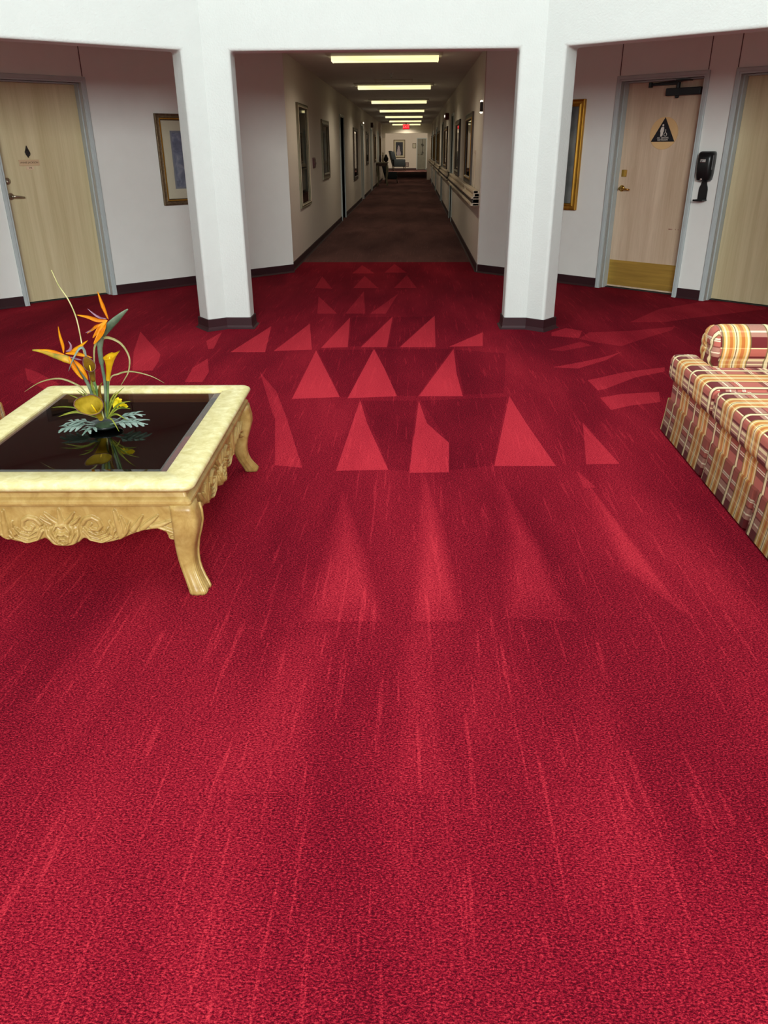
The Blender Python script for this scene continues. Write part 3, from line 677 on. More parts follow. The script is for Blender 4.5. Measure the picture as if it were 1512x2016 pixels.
def wing_chair(label, M, sc=1.0):
    t = thing('wing_chair', label, 'chair', M @ Matrix.Scale(sc, 4), 'wing chairs at the corridor end')
    box('seat', (-.33, -.30, .26), (.33, .40, .46), TEAL, t, .05, 3, True)
    bm = bmesh.new(); add_box(bm, (-.34, -.10, .30), (.34, .06, 1.14), .05, 3)
    for v_ in bm.verts: v_.co.y -= (v_.co.z-.3)*.28; v_.co.y -= .28
    bobj('backrest', bm, TEAL, t, True)
    for s in (-1, 1):
        bm = bmesh.new(); add_box(bm, (s*.36-.05, -.40, .62), (s*.36+.05, -.12, 1.10), .04, 3)
        for v_ in bm.verts: v_.co.y -= (v_.co.z-.3)*.24
        bobj('wing', bm, TEAL, t, True)
        box('armrest', (s*.38-.07, -.36, .24), (s*.38+.07, .36, .66), TEAL, t, .05, 3, True)
        tube('leg', [(s*.31, .34, .27), (s*.33, .38, .14), (s*.33, .40, 0)], [.03, .022, .016], DKFR, t, 8)
        tube('leg', [(s*.31, -.34, .27), (s*.31, -.38, 0)], [.028, .018], DKFR, t, 8)
    return t
wing_chair('dark teal wing chair tucked behind the console table', Matrix.Translation((-1.03, 38.1, 0)) @ Matrix.Rotation(-PI/2, 4, 'Z'), .72)
wing_chair('dark teal wing chair standing against the far end wall', Matrix.Translation((-1.05, 58.6, 0)) @ Matrix.Rotation(-PI/2+.15, 4, 'Z'), 1.12)
t = thing('console_table', 'grey green console table with curved legs by the corridor wall', 'table', Matrix.Translation((-1.32, 35.6, 0)))
box('tabletop', (-.24, -.5, .87), (.24, .5, .91), TABLEC, t, .01); box('apron', (-.21, -.46, .76), (.21, .46, .87), simple('dark_apron', (84, 66, 56), .5), t, .004)
for sx in (-1, 1):
    for sy in (-1, 1): tube('leg', [(sx*.19, sy*.43, .80), (sx*.205, sy*.445, .62), (sx*.17, sy*.41, .3), (sx*.18, sy*.42, .12), (sx*.21, sy*.45, 0)], [.035, .042, .026, .02, .026], TABLEC, t, 8)
STAT = simple('cream_ceramic', (190, 176, 150), .4)
t = thing('figurine', 'slim cream figurine standing on the console table', 'figurine', Matrix.Translation((-1.30, 35.5, .91)))
lathe('base', [(.05, 0), (.05, .02), (.03, .03), (0, .03)], STAT, t, 14); lathe('body', [(.02, .02), (.045, .08), (.03, .2), (.04, .27), (.018, .31), (0, .315)], STAT, t, 14); lathe('head', [(.0, .30), (.022, .32), (.026, .35), (.015, .38), (0, .385)], STAT, t, 12)
t = thing('vase', 'dark round vase standing on the console table', 'vase', Matrix.Translation((-1.17, 35.6, .91)))
lathe('body', [(.04, 0), (.09, .06), (.1, .14), (.06, .22), (.05, .25), (0, .25)], DKG, t, 18); lathe('lid', [(.052, .25), (.03, .28), (.012, .30), (0, .30)], DKG, t, 14)
t = thing('vase', 'slim dark purple vase beside the cream figurine', 'vase', Matrix.Translation((-1.42, 35.6, .91)))
lathe('body', [(.035, 0), (.05, .08), (.04, .2), (.03, .26), (0, .26)], simple('purple_glaze', (56, 40, 52), .3), t, 14); lathe('rim', [(.03, .255), (.038, .27), (.03, .272), (0, .272)], DKG, t, 14)

# ------------------------------------------------------------------ carved coffee table
import numpy as np
def antique(name, c1, c2, c3, sc=14):
    m, n, l, b = newmat(name); v = mapping(n, l, (1, 1, 1)); a = noise(n, l, v, sc, 6, .65, .5); g = noise(n, l, v, 3.0, 3, .5)
    c = ramp(n, l, a, [(.30, lin(c1)), (.5, lin(c2)), (.68, lin(c3))])
    l.new(mixc(n, l, math_(n, l, 'MULTIPLY', g, .35), c, lin(c1)), b.inputs['Base Color'])
    b.inputs['Roughness'].default_value = .38; b.inputs['Specular IOR Level'].default_value = .45; b.inputs['Coat Weight'].default_value = .15; b.inputs['Coat Roughness'].default_value = .2
    bump(n, l, b, a, .05, .003)
    return m
CREAMT = antique('antique_cream_top', (194, 180, 118), (214, 202, 146), (230, 222, 176), 26)
CREAMS = antique('antique_gold_shaded_side', (150, 116, 58), (180, 150, 88), (200, 174, 112))  # sides toned down in colour to stand for less light than on top
def tinted_glass():
    m, n, l, b = newmat('dark_tinted_glass'); out = n['Material Output']
    tr = n.new('ShaderNodeBsdfTransparent'); gl = n.new('ShaderNodeBsdfGlossy'); gl.inputs['Roughness'].default_value = .02; gl.inputs['Color'].default_value = (.95, .93, .9, 1)
    v = mapping(n, l, (3, 3, 3)); l.new(ramp(n, l, noise(n, l, v, 1), [(.3, (.72, .60, .54)), (.7, (.75, .63, .56))]), tr.inputs[0])
    lw = n.new('ShaderNodeLayerWeight'); lw.inputs['Blend'].default_value = .40; mx = n.new('ShaderNodeMixShader')
    l.new(lw.outputs['Fresnel'], mx.inputs[0]); l.new(tr.outputs[0], mx.inputs[1]); l.new(gl.outputs[0], mx.inputs[2]); l.new(mx.outputs[0], out.inputs[0]); n.remove(b)
    return m
TINT = tinted_glass()
def rrect(hx, hy, r, z, k=5):
    pts = []
    for cx, cy, a0 in ((hx-r, hy-r, 0), (-hx+r, hy-r, PI/2), (-hx+r, -hy+r, PI), (hx-r, -hy+r, 1.5*PI)):
        for j in range(k+1): a = a0+PI/2*j/k; pts.append((cx+r*math.cos(a), cy+r*math.sin(a), z))
    return pts
def loft(name, rings, mat, parent=None, smooth=True, closed=False, caps=False):
    bm = bmesh.new(); R_ = [[bm.verts.new(p) for p in r] for r in rings]; n = len(R_[0])
    for i in range(len(R_)-(0 if closed else 1)):
        A, B = R_[i], R_[(i+1) % len(R_)]
        for k in range(n): bm.faces.new((A[k], A[(k+1) % n], B[(k+1) % n], B[k]))
    if caps: bm.faces.new(R_[0][::-1]); bm.faces.new(R_[-1])
    return bobj(name, bm, mat, parent, smooth)
TM = Matrix.Translation((-1.24, 2.945, 0)) @ Matrix.Rotation(math.radians(1.6), 4, 'Z')
T = thing('coffee_table', 'carved antique cream coffee table with an inset dark glass top', 'table', TM)
HX, HY = .49, .61
def rings_of(lst): return [rrect(HX-i, HY-i, r, z) for i, r, z in lst]
tf = loft('top_frame', rings_of([(.118, .003, .40), (.118, .003, .430), (.116, .004, .432), (.03, .02, .432), (.014, .03, .430), (.004, .035, .424), (.0, .037, .415), (.003, .036, .407), (.010, .034, .402), (.03, .03, .400)]), CREAMT, T)
loft('cove_moulding', rings_of([(.024, .012, .402), (.030, .010, .398), (.038, .008, .385), (.034, .008, .372), (.024, .010, .366), (.018, .012, .360), (.017, .012, .352), (.020, .012, .344), (.028, .010, .340), (.05, .01, .338)]), CREAMS, T, False)
gl = prism('glass_top', [(-.372+.03, -.492+.03), (.372-.03, -.492+.03), (.372-.03, .492-.03), (-.372+.03, .492-.03)], .4195, .4275, TINT, T)
SILV = simple('bevelled_glass_edge', (196, 202, 206), .08, .9, var=.03)
loft('glass_bevel', [rrect(.3715, .4915, .001, .4235), rrect(.342, .462, .001, .4275)], TINT, gl, False)
# carved apron relief
def strokes():
    st = []
    def s(w, h, *pts): st.append((w, h, pts))
    s(24, 7, (405, 350), (398, 300), (402, 245)); s(15, 6, (440, 335), (475, 305), (505, 268)); s(13, 5, (478, 345), (510, 325), (542, 296))
    # rose
    s(14, 6, (405, 500), (470, 480), (512, 420), (520, 352)); s(11, 7, (405, 482), (455, 462), (485, 410), (482, 362)); s(10, 8, (405, 345), (440, 350), (462, 385), (450, 430))
    s(9, 9, (405, 412), (430, 405), (450, 425), (440, 465), (405, 482)); s(8, 10, (405, 440), (420, 436), (432, 455), (405, 478))
    # scroll
    s(15, 6, (552, 345), (580, 310), (625, 298), (665, 320), (678, 360), (655, 388), (615, 385), (598, 360), (615, 345))
    s(9, 6, (556, 372), (590, 425), (655, 446), (715, 425), (742, 372)); s(9, 6, (548, 395), (590, 455), (670, 474), (748, 440), (772, 392)); s(8, 6, (590, 392), (640, 422), (700, 405), (724, 372))
    s(14, 6, (745, 415), (755, 370), (742, 325))
    # leaves
    s(22, 7, (805, 420), (800, 340), (790, 252)); s(15, 6, (838, 400), (838, 350), (826, 292)); s(15, 6, (800, 448), (850, 400), (884, 330)); s(10, 5, (770, 440), (790, 420), (800, 380))
    s(18, 6, (895, 388), (935, 345), (976, 288)); s(18, 6, (965, 378), (1020, 335), (1082, 288)); s(18, 6, (1035, 366), (1100, 350), (1172, 322)); s(9, 5, (930, 400), (980, 384), (1040, 376))
    s(12, 6, (1085, 366), (1140, 388), (1185, 408), (1196, 436), (1172, 456), (1146, 444), (1150, 420), (1170, 418))
    return st
def zoom2m(x, y): return (x-405)/1975.0, .335-(y-215)/1800.0
low = [(0, 500), (60, 492), (100, 475), (128, 452), (140, 448), (160, 455), (200, 470), (245, 482), (290, 481), (340, 471), (395, 455), (440, 436), (495, 413), (545, 396), (595, 384), (640, 379), (680, 382), (705, 392), (722, 410), (732, 438), (750, 455), (775, 459), (790, 448)]
def apron_mesh(NX=420, NZ=76):
    xs = np.linspace(-.40, .40, NX); lx = np.array([a for a, _ in low])/1975.0; lz = .335-(np.array([b for _, b in low])-215)/1800.0
    zl = np.interp(np.abs(xs), lx, lz); vv = np.linspace(0, 1, NZ)
    X = np.repeat(xs[:, None], NZ, 1); Z = .345+(zl[:, None]-.345)*vv[None, :]
    Hh = np.zeros_like(X); cut = np.zeros_like(X); A = np.abs(X)
    for w, h, pts in strokes():
        w = w/1975.0*1.15; P = [zoom2m(*p) for p in pts]; tot = len(P)-1; best = np.full(X.shape, 9.0); tt = np.zeros(X.shape)
        for i in range(tot):
            ax, az = P[i]; bx, bz = P[i+1]; dx, dz = bx-ax, bz-az; L2 = dx*dx+dz*dz+1e-12
            u = np.clip(((A-ax)*dx+(Z-az)*dz)/L2, 0, 1); d = np.hypot(A-ax-u*dx, Z-az-u*dz)
            k = d < best; best = np.where(k, d, best); tt = np.where(k, (i+u)/tot, tt)
        ww = w*(1.0-.55*tt**2); q = np.clip(1-(best/ww)**2, 0, None)
        rr = best/ww; cut = np.minimum(cut, -.0032*np.exp(-((rr-1.12)/.16)**2)); Hh = np.maximum(Hh, h*.0019*q**.4)
    Hh = np.where(Hh > 0, Hh, cut)
    # general swell of the carved band and the rose dome
    rx_, rz_ = zoom2m(405, 425); dome = np.clip(1-((X)/.066)**2-((Z-rz_)/.046)**2, 0, None); Hh = Hh+.009*np.sqrt(dome)
    band = np.clip(1-(Z-zl[:, None])/.05, 0, 1); Hh = Hh+.004*band
    edge = np.clip((Z-zl[:, None])/.006, 0, 1); Hh = Hh*(.25+.75*np.sqrt(edge))
    sw = np.clip(1-(np.abs(Z-.29)/.07)**2, 0, 1)*.004; Y = -(Hh+sw)
    verts = []; faces = []
    for i in range(NX):
        for j in range(NZ): verts.append((X[i, j], Y[i, j], Z[i, j]))
    for i in range(NX-1):
        for j in range(NZ-1): a = i*NZ+j; faces.append((a, a+1, a+NZ+1, a+NZ))
    base = len(verts)                                  # back edge gives the board its thickness
    for i in range(NX): verts.append((X[i, -1], .022, Z[i, -1]))
    for i in range(NX): verts.append((X[i, 0], .022, Z[i, 0]))
    for i in range(NX-1):
        faces.append((i*NZ+NZ-1, base+i, base+i+1, (i+1)*NZ+NZ-1)); faces.append((base+i, base+NX+i, base+NX+i+1, base+i+1))
    return verts, faces
av, af = apron_mesh()
ap = obj('apron', av, af, CREAMS, T, True); ap['label'] = 'carved apron with a rose, scrolls and leaves'
ap.location = (0, -HY+.052, 0)
for ang, loc, sx in ((PI, (0, HY-.052, 0), 1), (PI/2, (HX-.052, 0, 0), 1.30), (-PI/2, (-HX+.052, 0, 0), 1.30)):
    c = ap.copy(); COL.objects.link(c); c.parent = T; c.location = loc; c.rotation_euler = (0, 0, ang); c.scale = (sx, 1, 1)
# cabriole legs
sec = [(.345, .436, .043), (.325, .438, .044), (.295, .442, .046), (.26, .442, .046), (.22, .435, .042), (.18, .427, .037), (.14, .424, .033), (.115, .425, .031), (.09, .429, .0295), (.065, .437, .029), (.04, .448, .030), (.02, .458, .032), (.008, .463, .033), (0, .463, .031)]
def leg_mesh():
    K = 48; rings = []
    for z, c, s in sec:
        r = []; fl_ = max(0, min(1, (.135-z)/.03))
        for k in range(K):
            a = 2*PI*k/K; ca, sa = math.cos(a), math.sin(a); p = .5
            x = math.copysign(abs(ca)**p, ca); y = math.copysign(abs(sa)**p, sa)
            g = 1-.09*fl_*(k % 3 == 1)
            r.append((c-.44+x*s*g, c-.44+y*s*g, z))
        rings.append(r)
    return rings
lg0 = loft('leg', leg_mesh(), CREAMS, T, True, caps=True)
bead = tube('leg_bead', [(c-.44-s*.96, c-.44+s*.96, z) for z, c, s in sec if z < .33], .006, CREAMS, lg0, 6)
for k, (sx, sy) in enumerate(((1, 1), (-1, 1), (-1, -1), (1, -1))):
    o = lg0 if k == 0 else lg0.copy()
    if k:
        COL.objects.link(o); o.parent = T; b2 = bead.copy(); COL.objects.link(b2); b2.parent = o
    o.location = (sx*.44, sy*(.44+HY-HX), 0); o.rotation_euler = (0, 0, k*PI/2)

# ------------------------------------------------------------------ flower arrangement
FY = 2.93; ZT = .4275
A_ = thing('flower_arrangement', 'artificial bird of paradise and calla arrangement in a dark dish on glass', 'flowers', Matrix.Translation((-1.243, FY, ZT)))
org = Vector((-1.243, FY, ZT))
def fp(zx, zy, dy=0.0):
    p = onY(40+zx/5.04, 530+zy/5.04, FY+dy); q = p-org; q.z = max(q.z, .004); return q
def smoothp(pts, n=6):
    out = []; P = [pts[0]]+list(pts)+[pts[-1]]
    for i in range(1, len(P)-2):
        for k in range(n):
            t = k/n; a, b, c, d = P[i-1], P[i], P[i+1], P[i+2]
            out.append(.5*((2*b)+(c-a)*t+(2*a-5*b+4*c-d)*t*t+(3*b-a-3*c+d)*t**3))
    return out+[P[-2]]
def petal_mat(name, c1, c2, rough=.45):
    m, n, l, b = newmat(name); v = mapping(n, l, (18, 18, 18)); f = noise(n, l, v, 1, 3)
    l.new(ramp(n, l, f, [(.35, lin(c1)), (.65, lin(c2))]), b.inputs['Base Color']); b.inputs['Roughness'].default_value = rough; b.inputs['Specular IOR Level'].default_value = .3
    b.inputs['Subsurface Weight'].default_value = .0
    return m
ORANGE = petal_mat('orange_petal', (240, 142, 10), (252, 196, 34)); PURP = petal_mat('mauve_petal', (150, 110, 140), (196, 160, 180)); GREYG = petal_mat('grey_green_bract', (70, 92, 74), (112, 126, 104))
OLIVEG = petal_mat('olive_bract', (112, 116, 40), (196, 150, 30)); YELL = petal_mat('yellow_calla', (226, 176, 10), (250, 214, 40)); DARKC = petal_mat('dusky_calla', (96, 62, 34), (176, 138, 40)); BIGC = petal_mat('golden_calla', (176, 148, 20), (226, 200, 70))
STEMG = petal_mat('green_stem', (52, 84, 48), (96, 124, 70)); BLADE = petal_mat('pale_blade', (168, 170, 104), (214, 206, 156)); BLADEG = petal_mat('green_blade', (120, 140, 50), (186, 190, 80)); SAGE = petal_mat('sage_leaf', (130, 158, 146), (178, 198, 188)); NARC = petal_mat('lemon_petal', (240, 220, 10), (255, 240, 60)); RIM = petal_mat('plum_rim', (70, 40, 44), (116, 76, 74))
def leafstrip(name, pts, w, mat, nrm=Vector((0, -1, .25)), cup=.25, peak=.4, n=5, thick=.0012, tipw=0.02):
    """a cupped petal or blade following pts, widest at `peak`"""
    P = smoothp([Vector(p) for p in pts], n); N = len(P); bm = bmesh.new(); rows = []
    for i, p in enumerate(P):
        t = i/(N-1); d = (P[min(i+1, N-1)]-P[max(i-1, 0)]).normalized(); sd = d.cross(nrm); sd = sd.normalized() if sd.length > 1e-4 else Vector((1, 0, 0)); up = sd.cross(d).normalized()
        q = (t/peak)**.6 if t < peak else max(0.0, (1-t)/(1-peak))**.7
        ww = w*max(q, tipw)
        rows.append([bm.verts.new(p+sd*ww*u+up*(cup*ww*(u*u)))for u in (-1, -.5, 0, .5, 1)])
    for i in range(N-1):
        for k in range(4): bm.faces.new((rows[i][k], rows[i][k+1], rows[i+1][k+1], rows[i+1][k]))
    bmesh.ops.solidify(bm, geom=list(bm.faces), thickness=thick)
    return bobj(name, bm, mat, A_, True)
lathe('dish', [(.035, .001), (.045, .003), (.066, .014), (.070, .020), (.067, .021), (.055, .013), (0, .010)], simple('dark_glazed_dish', (26, 34, 34), .12, var=.1), A_, 32)
lathe('foam', [(.04, .012), (.034, .017), (.02, .020), (0, .021)], simple('dark_moss', (40, 58, 36), .9, var=.3, scale=(90, 90, 90)), A_, 20)
tall = tube('grass_blade', smoothp([fp(830, 1480), fp(760, 1230), fp(680, 980), fp(620, 780), fp(560, 500), fp(480, 310), fp(380, 160), fp(308, 8)]), [.003]*20+[.0025]*15+[.0018]*8, BLADE, A_, 6)
# bird of paradise, upper right
tube('stem', smoothp([fp(850, 1470), fp(842, 1150), fp(815, 980), fp(790, 800), fp(800, 690), fp(830, 640)]), [.006]*6+[.0065]*8+[.010]*6+[.012]*6+[.006]*5, GREYG, A_, 8)
def beak(name, pts, rads, mat):
    P = smoothp(pts, 5); N = len(P); rr = [np.interp(i/(N-1), np.linspace(0, 1, len(rads)), rads) for i in range(N)]
    bm = bmesh.new(); add_tube(bm, P, [float(r) for r in rr], 10, True, .55); return bobj(name, bm, mat, A_, True)
beak('bract', [fp(825, 665), fp(870, 580), fp(950, 500), fp(1020, 435), fp(1068, 396)], [.007, .017, .0145, .008, .0022], GREYG)
for pts, w in (([fp(875, 500, -.01), fp(835, 400, -.01), fp(800, 310, -.01), fp(766, 218, -.01)], .008), ([fp(860, 505, -.01), fp(780, 510, -.02), (fp(670, 475, -.02)), fp(556, 453, -.02)], .008),
               ([fp(865, 505, -.015), fp(810, 560, -.03), fp(765, 620, -.03), fp(718, 684, -.03)], .0095), ([fp(850, 530, -.015), fp(820, 600, -.035), fp(775, 680, -.035), fp(728, 745, -.03)], .012), ([fp(835, 535, -.02), fp(770, 560, -.03), fp(715, 600, -.03), fp(662, 640, -.03)], .006)):
    leafstrip('petal', pts, w, ORANGE, cup=.5, peak=.45)
leafstrip('petal', [fp(860, 492, -.012), fp(790, 480, -.012), fp(725, 440, -.012), fp(665, 390, -.012)], .0045, PURP, cup=.4); leafstrip('petal', [fp(760, 580, -.03), fp(700, 610, -.03), fp(645, 632, -.03)], .004, PURP, cup=.4)
# bird of paradise, left
tube('stem', smoothp([fp(780, 1480), fp(700, 1210), fp(650, 1100), fp(580, 980), fp(500, 900)]), [.006]*6+[.007]*8+[.009]*7, GREYG, A_, 8)
beak('bract', [fp(520, 930), fp(450, 890), fp(340, 850), fp(220, 815), fp(118, 803)], [.008, .0155, .0135, .008, .002], OLIVEG)
for pts, w in (([fp(430, 835, -.01), fp(425, 760, -.01), fp(395, 660, -.01), fp(375, 563, -.01)], .007), ([fp(440, 850, -.01), fp(360, 825, -.015), fp(270, 805, -.015), fp(185, 798, -.015)], .006), ([fp(470, 840, -.01), fp(545, 800, -.01), fp(610, 755, -.01), fp(670, 705, -.01)], .008),
               ([fp(445, 835, -.015), fp(540, 835, -.02), fp(630, 855, -.02), fp(715, 878, -.02)], .008), ([fp(480, 860, -.015), fp(525, 950, -.03), fp(580, 1040, -.03), fp(624, 1095, -.03)], .010), ([fp(530, 900, -.015), fp(600, 970, -.035), fp(650, 1050, -.035), fp(670, 1100, -.03)], .010)):
    leafstrip('petal', pts, w, ORANGE, cup=.5, peak=.4)
leafstrip('petal', [fp(450, 815, -.01), fp(495, 800, -.01), fp(503, 755, -.01), fp(474, 710, -.01)], .006, PURP, cup=.4)
leafstrip('petal', [fp(490, 870, -.02), fp(560, 890, -.02), fp(612, 902, -.02)], .004, PURP, cup=.3)
# calla lilies: a flaring funnel along an axis with a pulled-out tip
def calla(base, mouth, axis, r0, r1, mat, tipdir, tip=.5, curl=.3, nring=9, rim=None):
    b = Vector(base); m = Vector(mouth); ax = Vector(axis).normalized(); u = ax.orthogonal().normalized(); td = Vector(tipdir); td = (td-ax*td.dot(ax)).normalized(); u = td; w = ax.cross(u)
    bm = bmesh.new(); K = 28; rows = []
    for i in range(nring+1):
        t = i/nring; c = b.lerp(m, t) if t < .7 else b.lerp(m, .7)+(ax*((m-b).length*(t-.7)))
        r = r0+(r1-r0)*t**2.2; row = []
        for k in range(K):
            a = 2*PI*k/K; lob = max(0, math.cos(a))**3
            rr = r*(1+tip*lob*t**2); p = c+(u*math.cos(a)+w*math.sin(a))*rr+ax*((m-b).length*(.28*lob*t**2 - .16*(1-lob)*t**3*(math.cos(a) < 0)*abs(math.cos(a))) - curl*r1*t**6)
            row.append(bm.verts.new(p))
        rows.append(row)
    for i in range(nring):
        for k in range(K): bm.faces.new((rows[i][k], rows[i][(k+1) % K], rows[i+1][(k+1) % K], rows[i+1][k]))
    rimpts = [v_.co.copy() for v_ in rows[-1]]
    bmesh.ops.solidify(bm, geom=list(bm.faces), thickness=.0012)
    o = bobj('calla_bloom', bm, mat, A_, True)
    if rim: tube('rim', rimpts+[rimpts[0]], .0016, rim, o, 5)
    tube('spadix', [b.lerp(m, .2), b.lerp(m, .85)], [.004, .002], YELL, o, 6)
    return o
calla(fp(870, 1100), fp(890, 830, -.005), fp(890, 830, -.03)-fp(870, 1100), .008, .025, YELL, fp(985, 850)-fp(890, 850), .5)
tube('stem', smoothp([fp(860, 1480), fp(868, 1300), fp(870, 1095)]), .0045, STEMG, A_, 8)
calla(fp(725, 1100), fp(680, 930, -.03), fp(680, 935, -.06)-fp(720, 1100), .009, .022, DARKC, fp(640, 880)-fp(680, 960), .25, rim=RIM)
tube('stem', smoothp([fp(810, 1480), fp(765, 1230), fp(725, 1095)]), .0055, STEMG, A_, 8)
calla(fp(800, 1480), fp(690, 1320, -.05), fp(650, 1310, -.14)-fp(800, 1480), .011, .043, BIGC, fp(510, 1380)-fp(690, 1330), .35, .1, rim=RIM)
leafstrip('bud', [fp(850, 1460), fp(805, 1290), fp(790, 1180), fp(815, 1120)], .008, DARKC, cup=.9); leafstrip('bud', [fp(855, 1400), fp(850, 1290), fp(862, 1185)], .006, DARKC, cup=.9)
# curled blades
for pts, w, mt in (([fp(780, 1470), fp(745, 1150), fp(733, 900), fp(742, 760), fp(800, 695), fp(880, 680), fp(1000, 740), fp(1080, 870), fp(1075, 1010), fp(1030, 1100), fp(995, 1155)], .0055, BLADE),
                   ([fp(860, 1470), fp(885, 1110), fp(970, 1040, .02), fp(1100, 1015, .03), fp(1290, 1058, .04), fp(1430, 1130, .04)], .0035, BLADE), ([fp(800, 1470), fp(640, 1210), fp(530, 1130), fp(380, 1085), (fp(200, 1120)), fp(42, 1216)], .004, BLADE),
                   ([fp(690, 1100), fp(655, 880, -.02), fp(630, 792, -.03), fp(585, 790, -.04), fp(525, 890, -.05), fp(478, 1012, -.05)], .0055, SAGE), ([fp(770, 1300), fp(720, 1180), fp(700, 1090)], .007, BLADEG)):
    leafstrip('grass_blade', pts, w, mt, cup=.3, peak=.45, tipw=.12)
for tipx, tipy, dy in ((1030, 1170, .0), (1100, 1310, -.02), (960, 1210, .02), (470, 1240, .03), (305, 1370, 0), (370, 1465, -.03), (560, 1200, .03), (600, 1195, .04), (980, 1610, -.09), (1060, 1500, -.08), (420, 1440, -.02), (1100, 1385, .0), (540, 1290, .03), (840, 1310, -.03)):
    a = fp(860 if tipx > 700 else 780, 1480, dy*.3); b = fp(tipx, tipy, dy); m_ = (a+b)/2+Vector((0, 0, .022)); leafstrip('grass_blade', [a, m_, b], .0038, BLADEG, cup=.3, peak=.4, tipw=.1)
# sage lobed leaves
def lobed(base, tip, wid, nl=4, drop=.0):
    base, tip = Vector(base), Vector(tip); d = tip-base; side = Vector((-d.y, d.x, 0)).normalized(); 
    leafstrip('leaf_rib', [base, base+d*.5+Vector((0, 0, .012)), tip], wid*.55, SAGE, Vector((0, 0, 1)), .2, .45, tipw=.35)
    for i in range(nl):
        t = .25+.6*i/nl
        for s in (-1, 1):
            a = base+d*t+Vector((0, 0, .010)); b = a+side*s*wid*(2.6-1.5*t)+d*.28+Vector((0, 0, -.004)); leafstrip('leaf_lobe', [a, (a+b)/2+Vector((0, 0, .004)), b], wid*.40, SAGE, Vector((0, 0, 1)), .2, .6, tipw=.45)
lobed((.03, -.02, .022), (.185, -.020, .022), .026); lobed((.03, .02, .022), (.155, .05, .040), .022, 3)
lobed((-.03, -.03, .022), (-.155, -.085, .014), .026); lobed((-.035, -.01, .022), (-.16, -.025, .020), .021, 3); lobed((-.01, -.05, .020), (-.045, -.12, .010), .018, 2)
# lemon narcissus
c = fp(965, 1320, .02)
for k in range(9):
    a = 2*PI*k/9; e = c+Vector((.026*math.cos(a), -.008+.012*math.sin(a), .020*math.sin(a))); leafstrip('petal', [c, (c+e)/2+Vector((0, -.004, .002)), e], .007, NARC, Vector((0, -1, .3)), .2, .6, tipw=.2)
c2 = fp(1030, 1360, .0)
for k in range(5):
    a = .2+.5*k; e = c2+Vector((.022*math.cos(a), -.012, .018*math.sin(a))); leafstrip('petal', [c2, (c2+e)/2, e], .006, NARC, Vector((0, -1, .3)), .2, .6, tipw=.2)

# ------------------------------------------------------------------ plaid sofas
def plaid():
    m, n, l, b = newmat('plaid_fabric'); uv = n.new('ShaderNodeUVMap'); uv.uv_map = 'UVMap'; sp = n.new('ShaderNodeSeparateXYZ'); l.new(uv.outputs[0], sp.inputs[0])
    fu = math_(n, l, 'FRACT', math_(n, l, 'DIVIDE', sp.outputs[0], .30)); fv = math_(n, l, 'FRACT', math_(n, l, 'DIVIDE', sp.outputs[1], .43))
    rose, maroon, gp, pale, cream, olive, gold, oran, brown = [lin(c) for c in ((176, 98, 86), (86, 10, 26), (170, 128, 112), (238, 224, 196), (242, 226, 178), (116, 102, 64), (222, 178, 98), (200, 124, 60), (120, 62, 56))]
    # along height / depth: v = 0 hem .. .43 cushion edge
    hv = [(0, maroon), (.10, maroon), (.115, gp), (.16, pale), (.175, gp), (.225, brown), (.24, rose), (.29, pale), (.302, gp), (.312, pale), (.325, rose), (.44, rose), (.545, brown), (.60, pale), (.612, rose), (.622, pale), (.634, rose),
          (.68, brown), (.72, maroon), (.765, gp), (.785, cream), (.80, gp), (.83, cream), (.86, gp), (.875, maroon), (.895, rose), (.985, cream)]
    cv = ramp(n, l, fv, hv, 'CONSTANT')
    hu = [(0, olive), (.02, gold), (.05, cream), (.075, gold), (.12, oran), (.17, gold), (.205, cream), (.225, olive), (.24, cream), (.27, gold), (.31, oran), (.37, gold), (.41, cream), (.44, gold), (.455, olive), (.475, rose), (.735, olive), (.76, cream), (.82, brown), (.84, rose)]
    cu = ramp(n, l, fu, hu, 'CONSTANT')
    al = ramp(n, l, fu, [(0, (.78,)*3), (.475, (.14,)*3), (.735, (.85,)*3), (.84, (.14,)*3)], 'CONSTANT')
    c = mixc(n, l, al, cv, cu)
    wv = n.new('ShaderNodeTexNoise'); wv.inputs['Scale'].default_value = 700; l.new(uv.outputs[0], wv.inputs['Vector'])
    c2 = mixc(n, l, .30, c, ramp(n, l, wv.outputs['Fac'], [(.3, (.25, .22, .2)), (.7, (.9, .85, .8))]), 'OVERLAY')
    l.new(c2, b.inputs['Base Color']); b.inputs['Roughness'].default_value = .9; b.inputs['Specular IOR Level'].default_value = .15; b.inputs['Sheen Weight'].default_value = .05
    bump(n, l, b, wv.outputs['Fac'], .15, .001)
    return m
PLAID = plaid()
def uvmap(o, fn):
    me = o.data; uv = me.uv_layers.new(name='UVMap')
    for p in me.polygons:
        for li in p.loop_indices:
            co = me.vertices[me.loops[li].vertex_index].co; uv.data[li].uv = fn(co, p.normal)
def uv_seat(co, nr):
    if abs(nr.y) > .75: return (co.y-(co.z-.43)*(1 if nr.y > 0 else -1), co.x+.43) if co.z < .42 else (co.y, co.x+.43)
    return (co.y+.09, (co.x)-(.43-co.z) + .43 if True else 0)
